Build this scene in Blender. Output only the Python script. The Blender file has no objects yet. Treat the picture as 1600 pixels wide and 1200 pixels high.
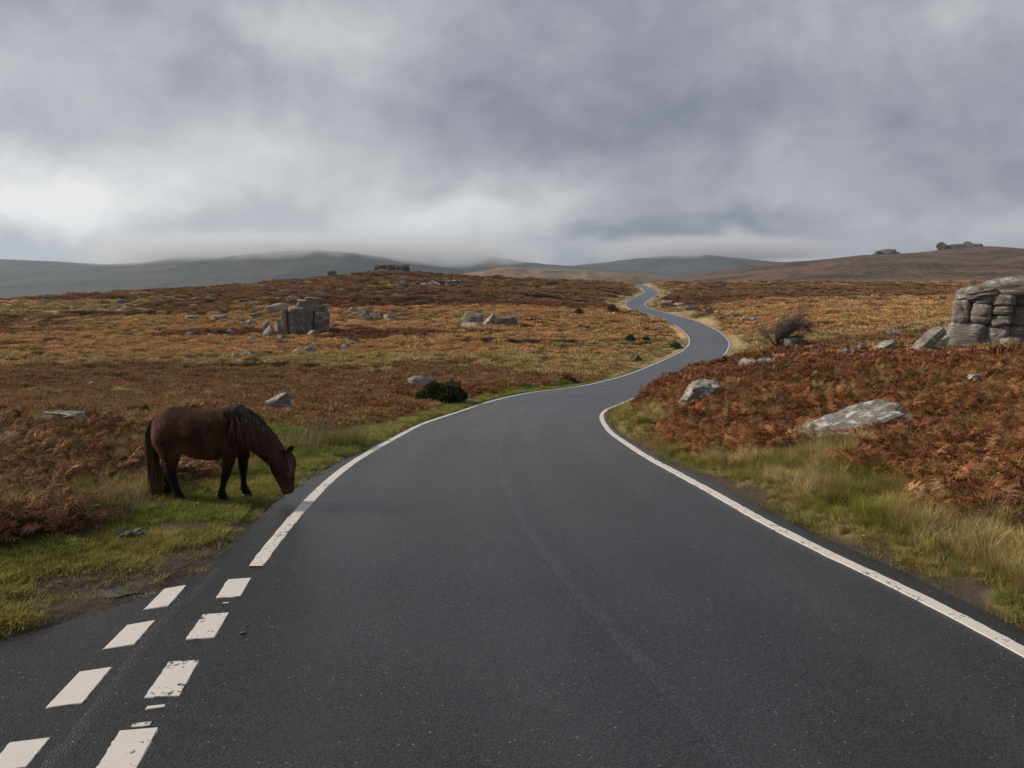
import bpy, bmesh, math, random
import numpy as np
from mathutils import Vector, Matrix, Euler

# ------------------------------------------------------------------ camera, sky, sun, exposure
scene = bpy.context.scene
COL = scene.collection
F, HZ, CAM_H = 1250.0, 440.0, 2.5            # focal length and eye level in pixels of a 1600 wide frame; eye height
TH = math.atan((600 - HZ) / F)
CT, ST = math.cos(TH), math.sin(TH)
cam_d = bpy.data.cameras.new('camera'); cam = bpy.data.objects.new('camera', cam_d); COL.objects.link(cam)
cam.location = (0, 0, CAM_H); cam.rotation_euler = (math.pi / 2 - TH, 0, 0)
cam_d.sensor_width = 36; cam_d.lens = 36 * F / 1600; cam_d.clip_start = 0.05; cam_d.clip_end = 40000
scene.camera = cam
vs = scene.view_settings
vs.view_transform = 'Standard'; vs.look = 'None'; vs.gamma = 1; vs.use_curve_mapping = False; vs.exposure = 0.45
cy = scene.cycles
cy.use_denoising = True
try: cy.denoiser = 'OPENIMAGEDENOISE'
except Exception: pass
cy.max_bounces = 6; cy.diffuse_bounces = 3; cy.glossy_bounces = 2; cy.transmission_bounces = 3; cy.volume_bounces = 3
cy.transparent_max_bounces = 8; cy.sample_clamp_indirect = 4; cy.volume_step_rate = 1.0; cy.volume_max_steps = 128
cy.use_adaptive_sampling = True; cy.adaptive_threshold = 0.01

SUN_AZ, SUN_EL = math.radians(-80), math.radians(28)      # azimuth from +Y towards +X
sdir = Vector((math.sin(SUN_AZ) * math.cos(SUN_EL), math.cos(SUN_AZ) * math.cos(SUN_EL), math.sin(SUN_EL)))
sun_d = bpy.data.lights.new('sun', 'SUN'); sun_d.energy = 3.7; sun_d.angle = math.radians(4); sun_d.color = (1, 0.87, 0.70)
sun = bpy.data.objects.new('sun', sun_d); COL.objects.link(sun)
sun.rotation_euler = (-sdir).to_track_quat('-Z', 'Y').to_euler(); sun.location = (0, 0, 60)

class NT:
    """small node helper"""
    def __init__(s, tree): s.t = tree; s.n = tree.nodes; s.l = tree.links
    def node(s, kind, ins=None, **props):
        nd = s.n.new(kind)
        for k, v in props.items(): setattr(nd, k, v)
        for k, v in (ins or {}).items():
            sock = nd.inputs[k]
            if isinstance(v, bpy.types.NodeSocket): s.l.new(v, sock)
            else: sock.default_value = v
        return nd
    def math(s, op, a, b=None, c=None, clamp=False):
        nd = s.n.new('ShaderNodeMath'); nd.operation = op; nd.use_clamp = clamp
        for i, v in enumerate((a, b, c)):
            if v is None: continue
            if isinstance(v, bpy.types.NodeSocket): s.l.new(v, nd.inputs[i])
            else: nd.inputs[i].default_value = v
        return nd.outputs[0]
    def noise(s, vec, scale, detail=4, rough=0.55, dist=0.0, off=None):
        if off is not None:
            vec = s.node('ShaderNodeVectorMath', {0: vec, 1: off}, operation='ADD').outputs[0]
        return s.node('ShaderNodeTexNoise', {'Vector': vec, 'Scale': scale, 'Detail': detail, 'Roughness': rough, 'Distortion': dist}).outputs['Fac']
    def ramp(s, fac, stops, interp='LINEAR'):
        nd = s.n.new('ShaderNodeValToRGB'); s.l.new(fac, nd.inputs[0]); cr = nd.color_ramp; cr.interpolation = interp
        while len(cr.elements) < len(stops): cr.elements.new(0.5)
        for e, (p, c) in zip(cr.elements, stops):
            e.position = p; e.color = (*c, 1) if hasattr(c, '__len__') else (c, c, c, 1)
        return nd.outputs['Color']
    def mix(s, fac, a, b, mode='MIX'):
        nd = s.n.new('ShaderNodeMix'); nd.data_type = 'RGBA'; nd.blend_type = mode
        for i, v in ((0, fac), (6, a), (7, b)):
            if isinstance(v, bpy.types.NodeSocket): s.l.new(v, nd.inputs[i])
            elif i == 0: nd.inputs[0].default_value = v
            else: nd.inputs[i].default_value = (*v, 1) if len(v) == 3 else v
        return nd.outputs[2]
    def maprange(s, v, a, b, c=0.0, d=1.0):
        return s.node('ShaderNodeMapRange', {0: v, 1: a, 2: b, 3: c, 4: d}, interpolation_type='SMOOTHSTEP').outputs[0]

world = bpy.data.worlds.new('World'); scene.world = world; world.use_nodes = True
W = NT(world.node_tree); W.n.clear()
tc = W.node('ShaderNodeTexCoord').outputs['Generated']
sep = W.node('ShaderNodeSeparateXYZ', {0: tc})
dx, dy, dz = sep.outputs[0], sep.outputs[1], sep.outputs[2]
ady = W.math('MAXIMUM', W.math('ABSOLUTE', dy), 0.05)
ta, te = W.math('DIVIDE', dx, ady), W.math('DIVIDE', dz, ady)           # slopes sideways and upward
zc = W.math('ADD', W.math('MAXIMUM', dz, 0.0), 0.30)
pl = W.node('ShaderNodeCombineXYZ', {0: W.math('DIVIDE', dx, zc), 1: W.math('DIVIDE', dy, zc), 2: 0.0}).outputs[0]
# cloud deck: broad swells, billows, wisps
sq = W.node('ShaderNodeMapping', {'Vector': tc, 'Scale': (1.0, 1.0, 1.55)}).outputs[0]
n1 = W.noise(pl, 0.75, 5, 0.5, 0.25, (3.1, 1.7, 0))
n2 = W.noise(sq, 3.4, 7, 0.55, 0.5, (7.3, -2.2, 4))
n3 = W.node('ShaderNodeTexNoise', {'Vector': sq, 'Scale': 7.5, 'Detail': 8, 'Roughness': 0.58, 'Distortion': 0.6})
wsep = W.node('ShaderNodeSeparateXYZ', {0: n3.outputs['Color']})
n4 = W.node('ShaderNodeTexNoise', {'Vector': tc, 'Scale': 1.9, 'Detail': 3, 'Roughness': 0.5, 'Distortion': 0.2})
wsep2 = W.node('ShaderNodeSeparateXYZ', {0: n4.outputs['Color']})
def warp(base, o, amt, amt2):
    a = W.math('MULTIPLY_ADD', W.math('SUBTRACT', wsep.outputs[o], 0.5), amt, base)
    return W.math('MULTIPLY_ADD', W.math('SUBTRACT', wsep2.outputs[o], 0.5), amt2, a)
wa, we = warp(ta, 0, 0.16, 0.22), warp(te, 1, 0.10, 0.10)
SKY_PATCH = []                                                            # (u, v, radius u, radius v, amount)
def sky_lum():
    lum = W.math('MULTIPLY_ADD', W.math('SUBTRACT', n1, 0.5), 0.22, 0.405)
    lum = W.math('MULTIPLY_ADD', W.math('SUBTRACT', n2, 0.5), 0.46, lum)
    lum = W.math('MULTIPLY_ADD', W.math('SUBTRACT', n3.outputs['Fac'], 0.5), 0.27, lum)
    lum = W.math('MULTIPLY_ADD', W.math('SUBTRACT', W.noise(sq, 17.0, 6, .58, .4), 0.5), 0.13, lum)
    for (u, v, ru, rv, amt) in SKY_PATCH:
        amt *= 1.3
        b = (600 - v) / F; y = CT + ST * b; z = -ST + CT * b; x = (u - 800) / F
        ax = W.math('MULTIPLY', W.math('SUBTRACT', wa, x / y), F / ru)
        ay = W.math('MULTIPLY', W.math('SUBTRACT', we, z / y), F / rv)
        r2 = W.math('MULTIPLY_ADD', ax, ax, W.math('MULTIPLY', ay, ay))
        g = W.math('EXPONENT', W.math('MULTIPLY', r2, -0.5))
        lum = W.math('MULTIPLY_ADD', g, amt, lum)
    return lum
SKY_PATCH += [
 (40, 130, 170, 110, .10), (70, 318, 115, 42, .32), (360, 300, 300, 60, .03), (330, 25, 160, 40, .06), (450, 235, 150, 60, .12), (330, 310, 110, 45, .06),
 (700, 335, 120, 36, .24), (840, 290, 60, 32, .11), (1240, 290, 150, 48, .11), (1090, 388, 150, 15, .15),
 (1560, 350, 110, 22, .15), (560, 50, 120, 50, .07), (540, 375, 170, 20, .05),
 (275, 335, 95, 34, -.16), (950, 210, 260, 80, -.06), (1060, 348, 120, 18, -.11), (1480, 170, 230, 100, -.06),
 (250, 90, 110, 50, -.05), (900, 365, 60, 18, -.07), (60, 385, 140, 14, -.07), (700, 140, 200, 50, -.03)]
lum = sky_lum()
cloud = W.ramp(lum, [(0.0, (.085, .105, .15)), (0.25, (.212, .224, .272)), (0.38, (.336, .345, .388)), (0.55, (.535, .54, .555)), (0.8, (.88, .865, .85))])
nish = W.node('ShaderNodeTexSky', sky_type='NISHITA', sun_disc=False, sun_elevation=SUN_EL, sun_rotation=SUN_AZ % (2 * math.pi), altitude=400)
nsk = W.node('ShaderNodeVectorMath', {0: nish.outputs[0], 'Scale': 0.09}, operation='SCALE').outputs[0]
below = W.maprange(dz, -0.10, 0.0, 0.0, 1.0)
cl = W.mix(0.94, nsk, cloud)
cl = W.mix(below, (.12, .115, .11), cl)
bg = W.node('ShaderNodeBackground', {'Color': cl, 'Strength': 0.75})
wo = W.node('ShaderNodeOutputWorld', {'Surface': bg.outputs[0]})
world.cycles.sampling_method = 'MANUAL'; world.cycles.sample_map_resolution = 512

# ------------------------------------------------------------------ helpers
rng = np.random.default_rng(11)
random.seed(5)
def ray(u, v):
    a = (np.asarray(u, float) - 800) / F; b = (600 - np.asarray(v, float)) / F
    return np.stack([a, CT + ST * b, -ST + CT * b], -1)
def _hash(ix, iy, seed):
    n = (ix.astype(np.int64) * 374761393 + iy.astype(np.int64) * 668265263 + seed * 1442695041) & 0x7fffffff
    n = ((n ^ (n >> 13)) * 1274126177) & 0x7fffffff
    return ((n ^ (n >> 16)) & 0xffff) / 65535.0
def vnoise(x, y, seed=0):
    x = np.asarray(x, float); y = np.asarray(y, float)
    ix, iy = np.floor(x), np.floor(y); fx, fy = x - ix, y - iy
    fx = fx * fx * fx * (fx * (fx * 6 - 15) + 10); fy = fy * fy * fy * (fy * (fy * 6 - 15) + 10)
    a, b = _hash(ix, iy, seed), _hash(ix + 1, iy, seed); c, d = _hash(ix, iy + 1, seed), _hash(ix + 1, iy + 1, seed)
    return (a + (b - a) * fx) * (1 - fy) + (c + (d - c) * fx) * fy - 0.5
def fbm(x, y, octv=4, seed=0, gain=0.5):
    s = 0; a = 1.0; t = 0
    for k in range(octv):
        s = s + a * vnoise(x * 2 ** k + 17.3 * k, y * 2 ** k - 9.1 * k, seed + k); t += a; a *= gain
    return s / t * 2
def smooth(t): t = np.clip(t, 0, 1); return t * t * (3 - 2 * t)
def pchip(xs, ys):
    xs, ys = np.asarray(xs, float), np.asarray(ys, float); h = np.diff(xs); d = np.diff(ys) / h
    m = np.zeros(len(xs)); m[0], m[-1] = d[0], d[-1]
    for i in range(1, len(xs) - 1):
        if d[i - 1] * d[i] > 0:
            w1, w2 = 2 * h[i] + h[i - 1], h[i] + 2 * h[i - 1]; m[i] = (w1 + w2) / (w1 / d[i - 1] + w2 / d[i])
    def fn(x):
        x = np.asarray(x, float); i = np.clip(np.searchsorted(xs, x) - 1, 0, len(h) - 1); t = (x - xs[i]) / h[i]
        y = ((1 + 2 * t) * (1 - t) ** 2 * ys[i] + t * (1 - t) ** 2 * h[i] * m[i] + t * t * (3 - 2 * t) * ys[i + 1] + t * t * (t - 1) * h[i] * m[i + 1])
        y = np.where(x < xs[0], ys[0] + m[0] * (x - xs[0]), y)
        return np.where(x > xs[-1], ys[-1] + m[-1] * (x - xs[-1]), y)
    return fn
def mesh_obj(name, verts, faces, mat, parent=None, smooth_=True, attrs=None):
    me = bpy.data.meshes.new(name)
    verts = np.asarray(verts, np.float32)
    if isinstance(faces, np.ndarray):
        k = faces.shape[1]
        me.vertices.add(len(verts)); me.vertices.foreach_set('co', verts.ravel())
        me.loops.add(faces.size); me.loops.foreach_set('vertex_index', faces.astype(np.int32).ravel())
        me.polygons.add(len(faces)); me.polygons.foreach_set('loop_start', np.arange(0, faces.size, k, dtype=np.int32))
        me.update(calc_edges=True)
    else:
        me.from_pydata([tuple(v) for v in verts.tolist()], [], faces); me.update()
    if smooth_: me.polygons.foreach_set('use_smooth', np.ones(len(me.polygons), bool))
    else: me.shade_flat()
    for an, arr in (attrs or {}).items():
        arr = np.asarray(arr, np.float32)
        if arr.ndim == 1: me.attributes.new(an, 'FLOAT', 'POINT').data.foreach_set('value', arr)
        else:
            if arr.shape[1] == 3: arr = np.concatenate([arr, np.ones((len(arr), 1), np.float32)], 1)
            me.attributes.new(an, 'FLOAT_COLOR', 'POINT').data.foreach_set('color', arr.ravel())
    if mat: me.materials.append(mat)
    o = bpy.data.objects.new(name, me); COL.objects.link(o)
    if parent: o.parent = parent
    return o
def grid_faces(nr, nc):
    i = np.arange(nr - 1)[:, None] * nc + np.arange(nc - 1)[None, :]
    return np.stack([i, i + 1, i + nc + 1, i + nc], -1).reshape(-1, 4)
def tag(o, label=None, cat=None, group=None, kind=None):
    if label: o['label'] = label
    if cat: o['category'] = cat
    if group: o['group'] = group
    if kind: o['kind'] = kind
    return o
def empty(name, loc, rz=0.0):
    o = bpy.data.objects.new(name, None); COL.objects.link(o); o.location = loc; o.rotation_euler = (0, 0, rz); o.empty_display_size = 0.2
    return o
def material(name):
    m = bpy.data.materials.new(name); m.use_nodes = True; t = NT(m.node_tree); t.n.clear()
    out = t.node('ShaderNodeOutputMaterial')
    return m, t, out
def principled(t, out, color, rough=0.9, bump=None, bump_s=0.3, bump_d=0.02, spec=0.3):
    b = t.node('ShaderNodeBsdfPrincipled', {'Roughness': rough, 'Specular IOR Level': spec})
    if isinstance(color, bpy.types.NodeSocket): t.l.new(color, b.inputs['Base Color'])
    else: b.inputs['Base Color'].default_value = (*color, 1)
    if bump is not None:
        bn = t.node('ShaderNodeBump', {'Strength': bump_s, 'Distance': bump_d, 'Height': bump}); t.l.new(bn.outputs[0], b.inputs['Normal'])
    t.l.new(b.outputs[0], out.inputs['Surface']); return b

# ------------------------------------------------------------------ the road's course and the lie of the land
DY = [-15, 0, 5, 7, 9, 13, 20, 30, 37, 50, 74, 90, 103, 116, 135, 151, 186, 217, 232, 250, 283, 361, 500, 560, 700]
DD = [2.5, 2.5, 2.5, 2.5, 2.58, 2.95, 3.72, 4.75, 5.22, 6.0, 7.1, 7.6, 7.72, 7.4, 7.1, 6.9, 6.6, 5.85, 5.3, 4.65, 3.95, 3.35, 2.3, 1.9, 6]
_zr = pchip(DY, [CAM_H - d for d in DD])
def zroad(Y):                      # slightly smoothed profile
    Y = np.asarray(Y, float); k = 0.04 * np.maximum(Y, 3)
    return (_zr(Y - 1.5 * k) + 2 * _zr(Y - .5 * k) + 2 * _zr(Y + .5 * k) + _zr(Y + 1.5 * k)) / 6
_YS = np.concatenate([np.linspace(2.5, 30, 500), np.geomspace(30.05, 640, 1400)])
def on_road(u, v):
    r = ray(u, v); out = []
    for q in r.reshape(-1, 3):
        zz = CAM_H + q[2] / q[1] * _YS; dif = zz - zroad(_YS); i = np.where(dif <= 0)[0]
        if len(i) == 0: i = [len(_YS) - 1]
        i = i[0]
        if i > 0:
            t = dif[i - 1] / (dif[i - 1] - dif[i]); Y = _YS[i - 1] + t * (_YS[i] - _YS[i - 1])
        else: Y = _YS[0]
        out.append((q[0] / q[1] * Y, Y))
    return np.array(out)
LPX = [(400,885),(470,797),(560,717),(640,672),(735,637),(830,613),(900,604.7),(937.5,597),(975,587),(1012.5,573),(1040.6,560.6),(1065,549),(1077,536),(1076,527),(1065,515.6),(1046,503.4),(1020,494),(993.8,485.6),(980.6,480),(977,474),(982.5,469),(997.5,462),(1006.5,457.5),(1005,452.8),(995.6,446),(985,442.5)]
RPX = [(1600,1018),(1500,965),(1400,915),(1300,868),(1200,818),(1100,762),(1050,735),(1000,707),(960,680),(944,662),(940,650),(946,641),(967.5,632)]
RPX2 = [(1126,560),(1138,543.8),(1140,536),(1134,527),(1121,516.6),(1097,505),(1069,496),(1046,490),(1027.5,484.7),(1014,481),(1007,476),(1008,472.5),(1018,466),(1029,458.4),(1026,454),(1012.5,448),(1001,444)]
Lw, Rw, Rw2 = on_road(*np.array(LPX, float).T), on_road(*np.array(RPX, float).T), on_road(*np.array(RPX2, float).T)
XLl = pchip([-15, 0, 4] + list(Lw[:, 1]), [-1.6, -1.9, -2.1] + list(Lw[:, 0]))
_R = np.concatenate([Rw, Rw2]); XRl = pchip([-15, 0] + list(_R[:, 1]), [6.5, 4.45] + list(_R[:, 0]))
def avg(fn, Y):
    Y = np.asarray(Y, float); k = 0.03 * np.maximum(Y, 4)
    return (fn(Y - k) + 2 * fn(Y) + fn(Y + k)) / 4
def xl(Y): return avg(XLl, Y)
def xr(Y): return avg(XRl, Y)
def slope(fn, Y): return (fn(Y + .2) - fn(Y - .2)) / .4
# paved edge: a shoulder outside each line; near the junction the tarmac opens to the left
_apx = on_road(*np.array([(0,1000),(150,957),(280,908),(370,863),(432,805),(490,757)], float).T)
_ax = [-60, -22, -9.5] + list(_apx[:, 0]); _ay = [-14, -3, 2.6] + list(_apx[:, 1])
XAP = pchip(_ay, _ax)
def edge_l(Y):
    Y = np.asarray(Y, float); c = np.sqrt(1 + slope(xl, Y) ** 2)
    a = xl(Y) - (0.12 + 0.30 * smooth((16 - Y) / 9)) * c
    y6 = _ay[-1]
    w = smooth((Y - (y6 - 1.5)) / 3.0)
    return np.where(Y > y6 + 2, a, np.minimum(a, XAP(np.minimum(Y, y6 + .5)) * (1 - w) + a * w))
def edge_r(Y):
    Y = np.asarray(Y, float); return xr(Y) + (0.16 + 0.12 * smooth((16 - Y) / 9)) * np.sqrt(1 + slope(xr, Y) ** 2)

CTRL = []                                    # (u, depth, drop below the eye)
for Z, row in {
  8: [(-900, 2.42), (-300, 2.45), (1650, 2.35), (2300, 2.1)], 11: [(-200, 2.4), (100, 2.45), (1300, 2.55), (1600, 2.25), (2300, 1.9)],
  15: [(-300, 2.45), (100, 2.62), (420, 2.85), (1150, 2.85), (1400, 2.55), (1700, 2.25), (2300, 2.0)],
  22: [(-300, 3.2), (100, 3.5), (400, 3.6), (560, 3.75), (1040, 3.15), (1200, 2.85), (1500, 2.6), (1900, 2.3)],
  30: [(-300, 4.3), (100, 4.5), (400, 4.6), (600, 4.7), (1100, 3.45), (1250, 3.15), (1500, 2.95), (1900, 2.5)],
  40: [(-400, 5.4), (0, 5.5), (400, 5.5), (700, 5.4), (1180, 3.75), (1300, 3.6), (1540, 3.35), (1800, 2.9)],
  55: [(-400, 6.5), (0, 6.5), (400, 6.4), (750, 6.2), (1220, 4.75), (1350, 4.2), (1600, 3.7), (1900, 3.2)],
  80: [(-400, 7.4), (0, 7.6), (400, 7.4), (800, 7.2), (930, 7.2), (1200, 5.9), (1350, 4.6), (1600, 4.0), (1900, 3.6)],
  110: [(-400, 7.2), (0, 7.5), (400, 7.4), (600, 7.5), (800, 7.6), (960, 7.7), (1200, 5.7), (1400, 4.5), (1700, 3.9)],
  150: [(-300, 5.8), (0, 6.1), (400, 6.1), (600, 6.2), (800, 6.7), (930, 7.0), (1160, 6.0), (1350, 4.5), (1700, 3.8)],
  200: [(-300, 4.2), (0, 4.9), (200, 4.2), (400, 4.0), (600, 3.9), (800, 4.9), (920, 5.9), (1120, 5.3), (1350, 4.0), (1700, 3.4)],
  250: [(-300, 6), (0, 8), (200, 3.4), (400, 1.5), (600, 0.4), (800, 2.2), (920, 3.5), (1150, 4.1), (1400, 3.2), (1700, 2.8)],
  300: [(-300, 20), (0, 22), (200, 10), (400, 3.0), (520, -0.4), (610, -3.3), (720, -1.5), (820, 0.5), (920, 2.0), (1150, 3.2), (1400, 2.7), (1700, 2.2)],
  400: [(-300, 45), (100, 40), (400, 22), (610, 8), (760, 1.0), (880, -0.7), (960, 0.6), (1100, 2.3), (1400, 1.9), (1700, 1.5)],
  520: [(-300, 60), (200, 55), (600, 30), (800, 12), (900, 4), (960, 1.5), (1100, 0.9), (1400, 0.9), (1700, 0.7)],
  700: [(-300, 75), (200, 75), (600, 65), (900, 30), (1000, 14), (1100, 4), (1400, 1), (1700, 0)]}.items():
    for u, d in row: CTRL.append(((u - 800) / F * Z, Z, CAM_H - d))
for Y in np.concatenate([np.arange(-12, 12, 4), np.geomspace(12, 560, 34)]):
    CTRL.append((float((xl(Y) + xr(Y)) / 2), float(Y), float(zroad(Y))))
for x, y, z in [(-40, -10, .1), (-15, 2, .05), (-20, 8, .15), (-40, 12, .3), (20, -10, .6), (12, 0, .45), (25, 10, .9), (40, 25, .8), (-60, 40, -2.5), (90, 60, .5), (-120, 100, -2), (-200, 150, -1)]: CTRL.append((x, y, z))
CTRL = np.array(CTRL)
def _w(X, Y):
    q = np.maximum(Y + 16, 2.0); return np.stack([1.6 * np.clip(X / q, -3, 3), 1.0 * np.log(q)], -1)
_cp = _w(CTRL[:, 0], CTRL[:, 1]); _K = np.linalg.norm(_cp[:, None] - _cp[None], axis=-1)
_n = len(_cp); _A = np.zeros((_n + 3, _n + 3)); _A[:_n, :_n] = _K + (-0.004) * np.eye(_n); _A[:_n, _n] = 1; _A[:_n, _n + 1:] = _cp; _A[_n, :_n] = 1; _A[_n + 1:, :_n] = _cp.T
_cf = np.linalg.solve(_A, np.concatenate([CTRL[:, 2], np.zeros(3)]))
def zbase(X, Y):
    X = np.asarray(X, float); Y = np.asarray(Y, float); sh = np.broadcast(X, Y).shape
    X = np.broadcast_to(X, sh).ravel(); Y = np.broadcast_to(Y, sh).ravel(); out = np.empty(len(X))
    for i in range(0, len(X), 60000):
        p = _w(X[i:i + 60000], Y[i:i + 60000]); k = np.sqrt(((p[:, None] - _cp[None]) ** 2).sum(-1))
        out[i:i + 60000] = k @ _cf[:_n] + _cf[_n] + p @ _cf[_n + 1:]
    return np.clip(out, -85, 14).reshape(sh)
def road_dist(X, Y):               # metres outside the tarmac (negative on it), and side
    L, R = edge_l(Y), edge_r(Y)
    cl = np.sqrt(1 + np.minimum(slope(xl, Y) ** 2, 1)); cr = np.sqrt(1 + slope(xr, Y) ** 2)
    a, b = (L - X) / cl, (X - R) / cr
    return np.maximum(a, b), np.where(a > b, -1, 1)
def zt(X, Y):
    X = np.asarray(X, float); Y = np.asarray(Y, float)
    d, side = road_dist(X, Y); zr = zroad(Y); zb = zbase(X, Y)
    far = smooth((Y - 15) / 120)
    amp = 0.05 + 0.07 * smooth((d - 1) / 4) + 0.45 * far
    hum = amp * fbm(X / (2.5 + 5 * far), Y / (2.0 + 6 * far), 3, 3) + (0.03 + .10 * smooth((d - 2) / 4)) * fbm(X / 0.9, Y / 0.9, 3, 9)
    hum = hum + 1.25 * far * fbm(X / 34, Y / 17, 3, 31)
    w = smooth(d / np.where(side > 0, 2.2, 3.0) * 1.0)
    w = np.where(Y > 60, smooth(d / 6), w)
    bank = np.where((side > 0), 0.10 * smooth(d / .35) * smooth((34 - Y) / 10) * (0.6 + 0.8 * (fbm(X / 1.1, Y / 1.1, 2, 77) + .3)), 0.035 * smooth(d / .3))
    z = zr + (zb - zr) * w + hum * smooth(d / 1.2) + np.maximum(bank, 0)
    z = np.where(d < 0, zr - 0.05, z - 0.012 * (1 - smooth(d / .15)))
    # shallow hollow of the muddy puddle beside the junction
    return z - 0.05 * np.exp(-(((X - PUD[0]) / .38) ** 2 + ((Y - PUD[1]) / .30) ** 2))
PUD = on_road([163], [926])[0]
_HY = np.concatenate([np.arange(3.5, 30, .05), np.geomspace(30, 640, 900)])
def hit(u, v, zoff=0.0):
    q = ray(u, v); X = q[0] / q[1] * _HY; dif = CAM_H + q[2] / q[1] * _HY - zt(X, _HY) - zoff; i = np.where(dif <= 0)[0]
    i = i[0] if len(i) else len(_HY) - 1
    t = dif[i - 1] / (dif[i - 1] - dif[i]) if i > 0 and dif[i] <= 0 else 0
    Y = _HY[i - 1] + t * (_HY[i] - _HY[i - 1]); X = q[0] / q[1] * Y
    return Vector((float(X), float(Y), float(zt(np.array([X]), np.array([Y]))[0])))
def at_depth(u, Z):
    X = (u - 800) / F * Z; return Vector((X, Z, float(zt(np.array([X]), np.array([float(Z)]))[0])))

# ------------------------------------------------------------------ plant cover: which plant grows where, with some sun and cloud shade coloured in
# classes: 0 green turf, 1 straw grass, 2 bracken, 3 brown moor grass (also cloud shade), 4 golden grass (also sunlight), 5 heather
COLS = np.array([[.085, .100, .026], [.28, .215, .110], [.142, .070, .040], [.178, .110, .062], [.33, .215, .108], [.058, .046, .030]])
PATCH = [  # brown and golden moor patches also paint in cloud shade and sunlight
 (90, 565, 18, 6, 1, 2.2), (360, 548, 14, 4, 1, 2.0), (560, 560, 16, 4, 1, 2.0), (960, 545, 10, 6, 1, 2.2), (780, 585, 10, 4, 1, 1.8), (1450, 510, 20, 8, 1, 2.2),
 (190, 588, 10, 1.5, 5, 3.0), (290, 577, 8, 1.3, 5, 3.0), (760, 540, 6, 1.6, 5, 3.0), (890, 545, 6, 1.5, 5, 2.6), (500, 590, 9, 1.4, 5, 2.4), (620, 598, 7, 1.0, 0, 2.0), (420, 572, 8, 1.2, 5, 2.2), (600, 470, 16, 2.5, 5, 2.2), (250, 490, 12, 1.6, 5, 2.2), (850, 465, 22, 3, 5, 2.0), (1300, 468, 30, 3, 5, 2.0), (60, 605, 8, 1.2, 0, 2.0), (1180, 515, 6, 1.6, 5, 2.0),  # (u, v, half width m, half depth m, class, amount)
 (300, 825, 3.0, 2.3, 0, 3.8), (60, 955, 3, 1.0, 0, 3.4), (430, 700, 2.5, 3.5, 0, 2.2), (600, 675, 2.2, 5, 0, 1.8),
 (40, 720, 3.2, 2.0, 2, 3.2), (10, 800, 1.7, 1.1, 2, 4.6), (70, 835, .8, .45, 2, 3.6), (110, 790, .9, .6, 1, 3.4), (150, 705, 1.8, 1.5, 2, 2.4), (560, 640, 4, 3, 2, 1.8), (800, 600, 6, 5, 2, 1.5), (330, 715, 2.4, 2.0, 1, 3.4), (150, 640, 9, 3.0, 3, 3.0), (420, 640, 6, 3.0, 3, 2.4),
 (480, 665, 2.5, 2, 1, 2.2), (150, 775, 1.3, .9, 1, 2.4), (100, 835, 1.6, .7, 1, 1.4), (300, 630, 14, 5, 3, 2.0), (120, 600, 18, 8, 3, 2.6), (500, 595, 20, 8, 3, 2.6),
 (330, 520, 10, 12, 2, 2.0), (620, 525, 12, 10, 2, 2.0), (560, 520, 14, 8, 2, 1.6), (200, 545, 26, 16, 4, 3.2), (300, 500, 24, 14, 4, 2.0), (530, 512, 5, 6, 0, 2.4), (690, 500, 5, 8, 0, 1.1),  # golden patches put sunlight into the colour of the tor slope
 (850, 515, 20, 16, 4, 3.4), (960, 510, 8, 12, 4, 2.0), (820, 490, 14, 14, 4, 1.2), (980, 505, 4, 8, 0, 1.8), (700, 562, 24, 6, 1, 2.4), (880, 560, 18, 8, 1, 2.6), (760, 470, 40, 20, 2, 1.2), (600, 465, 40, 14, 3, 1.4),  # golden patches here tint the sunlit ground left of the road
 (880, 455, 30, 30, 1, 0.9), (40, 540, 7, 6, 4, 1.8), (60, 483, 18, 10, 1, 1.8), (450, 535, 10, 6, 2, 1.4), (660, 540, 18, 6, 4, 2.6), (400, 570, 26, 6, 3, 2.2),
 (1350, 495, 30, 22, 4, 3.6), (1500, 480, 34, 30, 4, 3.2), (1250, 475, 22, 22, 4, 1.4), (1350, 455, 90, 60, 3, 2.2), (1300, 525, 16, 8, 1, 3.6), (1180, 525, 6, 8, 1, 2.6), (1120, 500, 6, 8, 4, 1.6), (1080, 470, 12, 16, 2, 2.0), (1150, 490, 8, 8, 2, .8),  # large golden patches colour in sunshine on the right field
 (1350, 580, 14, 12, 2, 3.4), (1150, 610, 4, 6, 2, 3.0), (1500, 620, 7, 5, 2, 2.8), (1500, 740, 2.2, 1.6, 2, 3.2), (1180, 655, 2.0, 2.2, 2, 2.8), (1590, 700, 2.5, 2.5, 2, 3.0), (1250, 660, 1.8, 1.6, 2, 2.6), (1550, 800, .9, .5, 2, 2.2),
 (1000, 660, 1.5, 4, 1, 3.2), (1180, 640, .9, 1.3, 1, 2.2), (1350, 760, 2.2, 1.1, 1, 3.4), (1300, 705, 1.2, .5, 1, 3.4), (1420, 600, 2.2, 1.6, 1, 2.4), (1530, 860, 1.7, .9, 1, 3.2), (1200, 735, 1.5, 1.2, 1, 2.8), (1390, 692, 1.3, .6, 1, 4.0), (1250, 780, .8, .5, 0, 2.6), (1420, 870, 1.2, .5, 0, 2.0), (1330, 715, 1.6, .5, 5, 2.4), (1480, 690, 1.2, .5, 5, 1.6), (1560, 770, .9, .5, 5, 2.0), (1130, 680, .7, .7, 5, 1.2), (1230, 585, 3, 2, 5, 1.6),
]
_P = [(hit(u, v), a, b, c, m) for u, v, a, b, c, m in PATCH]
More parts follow.
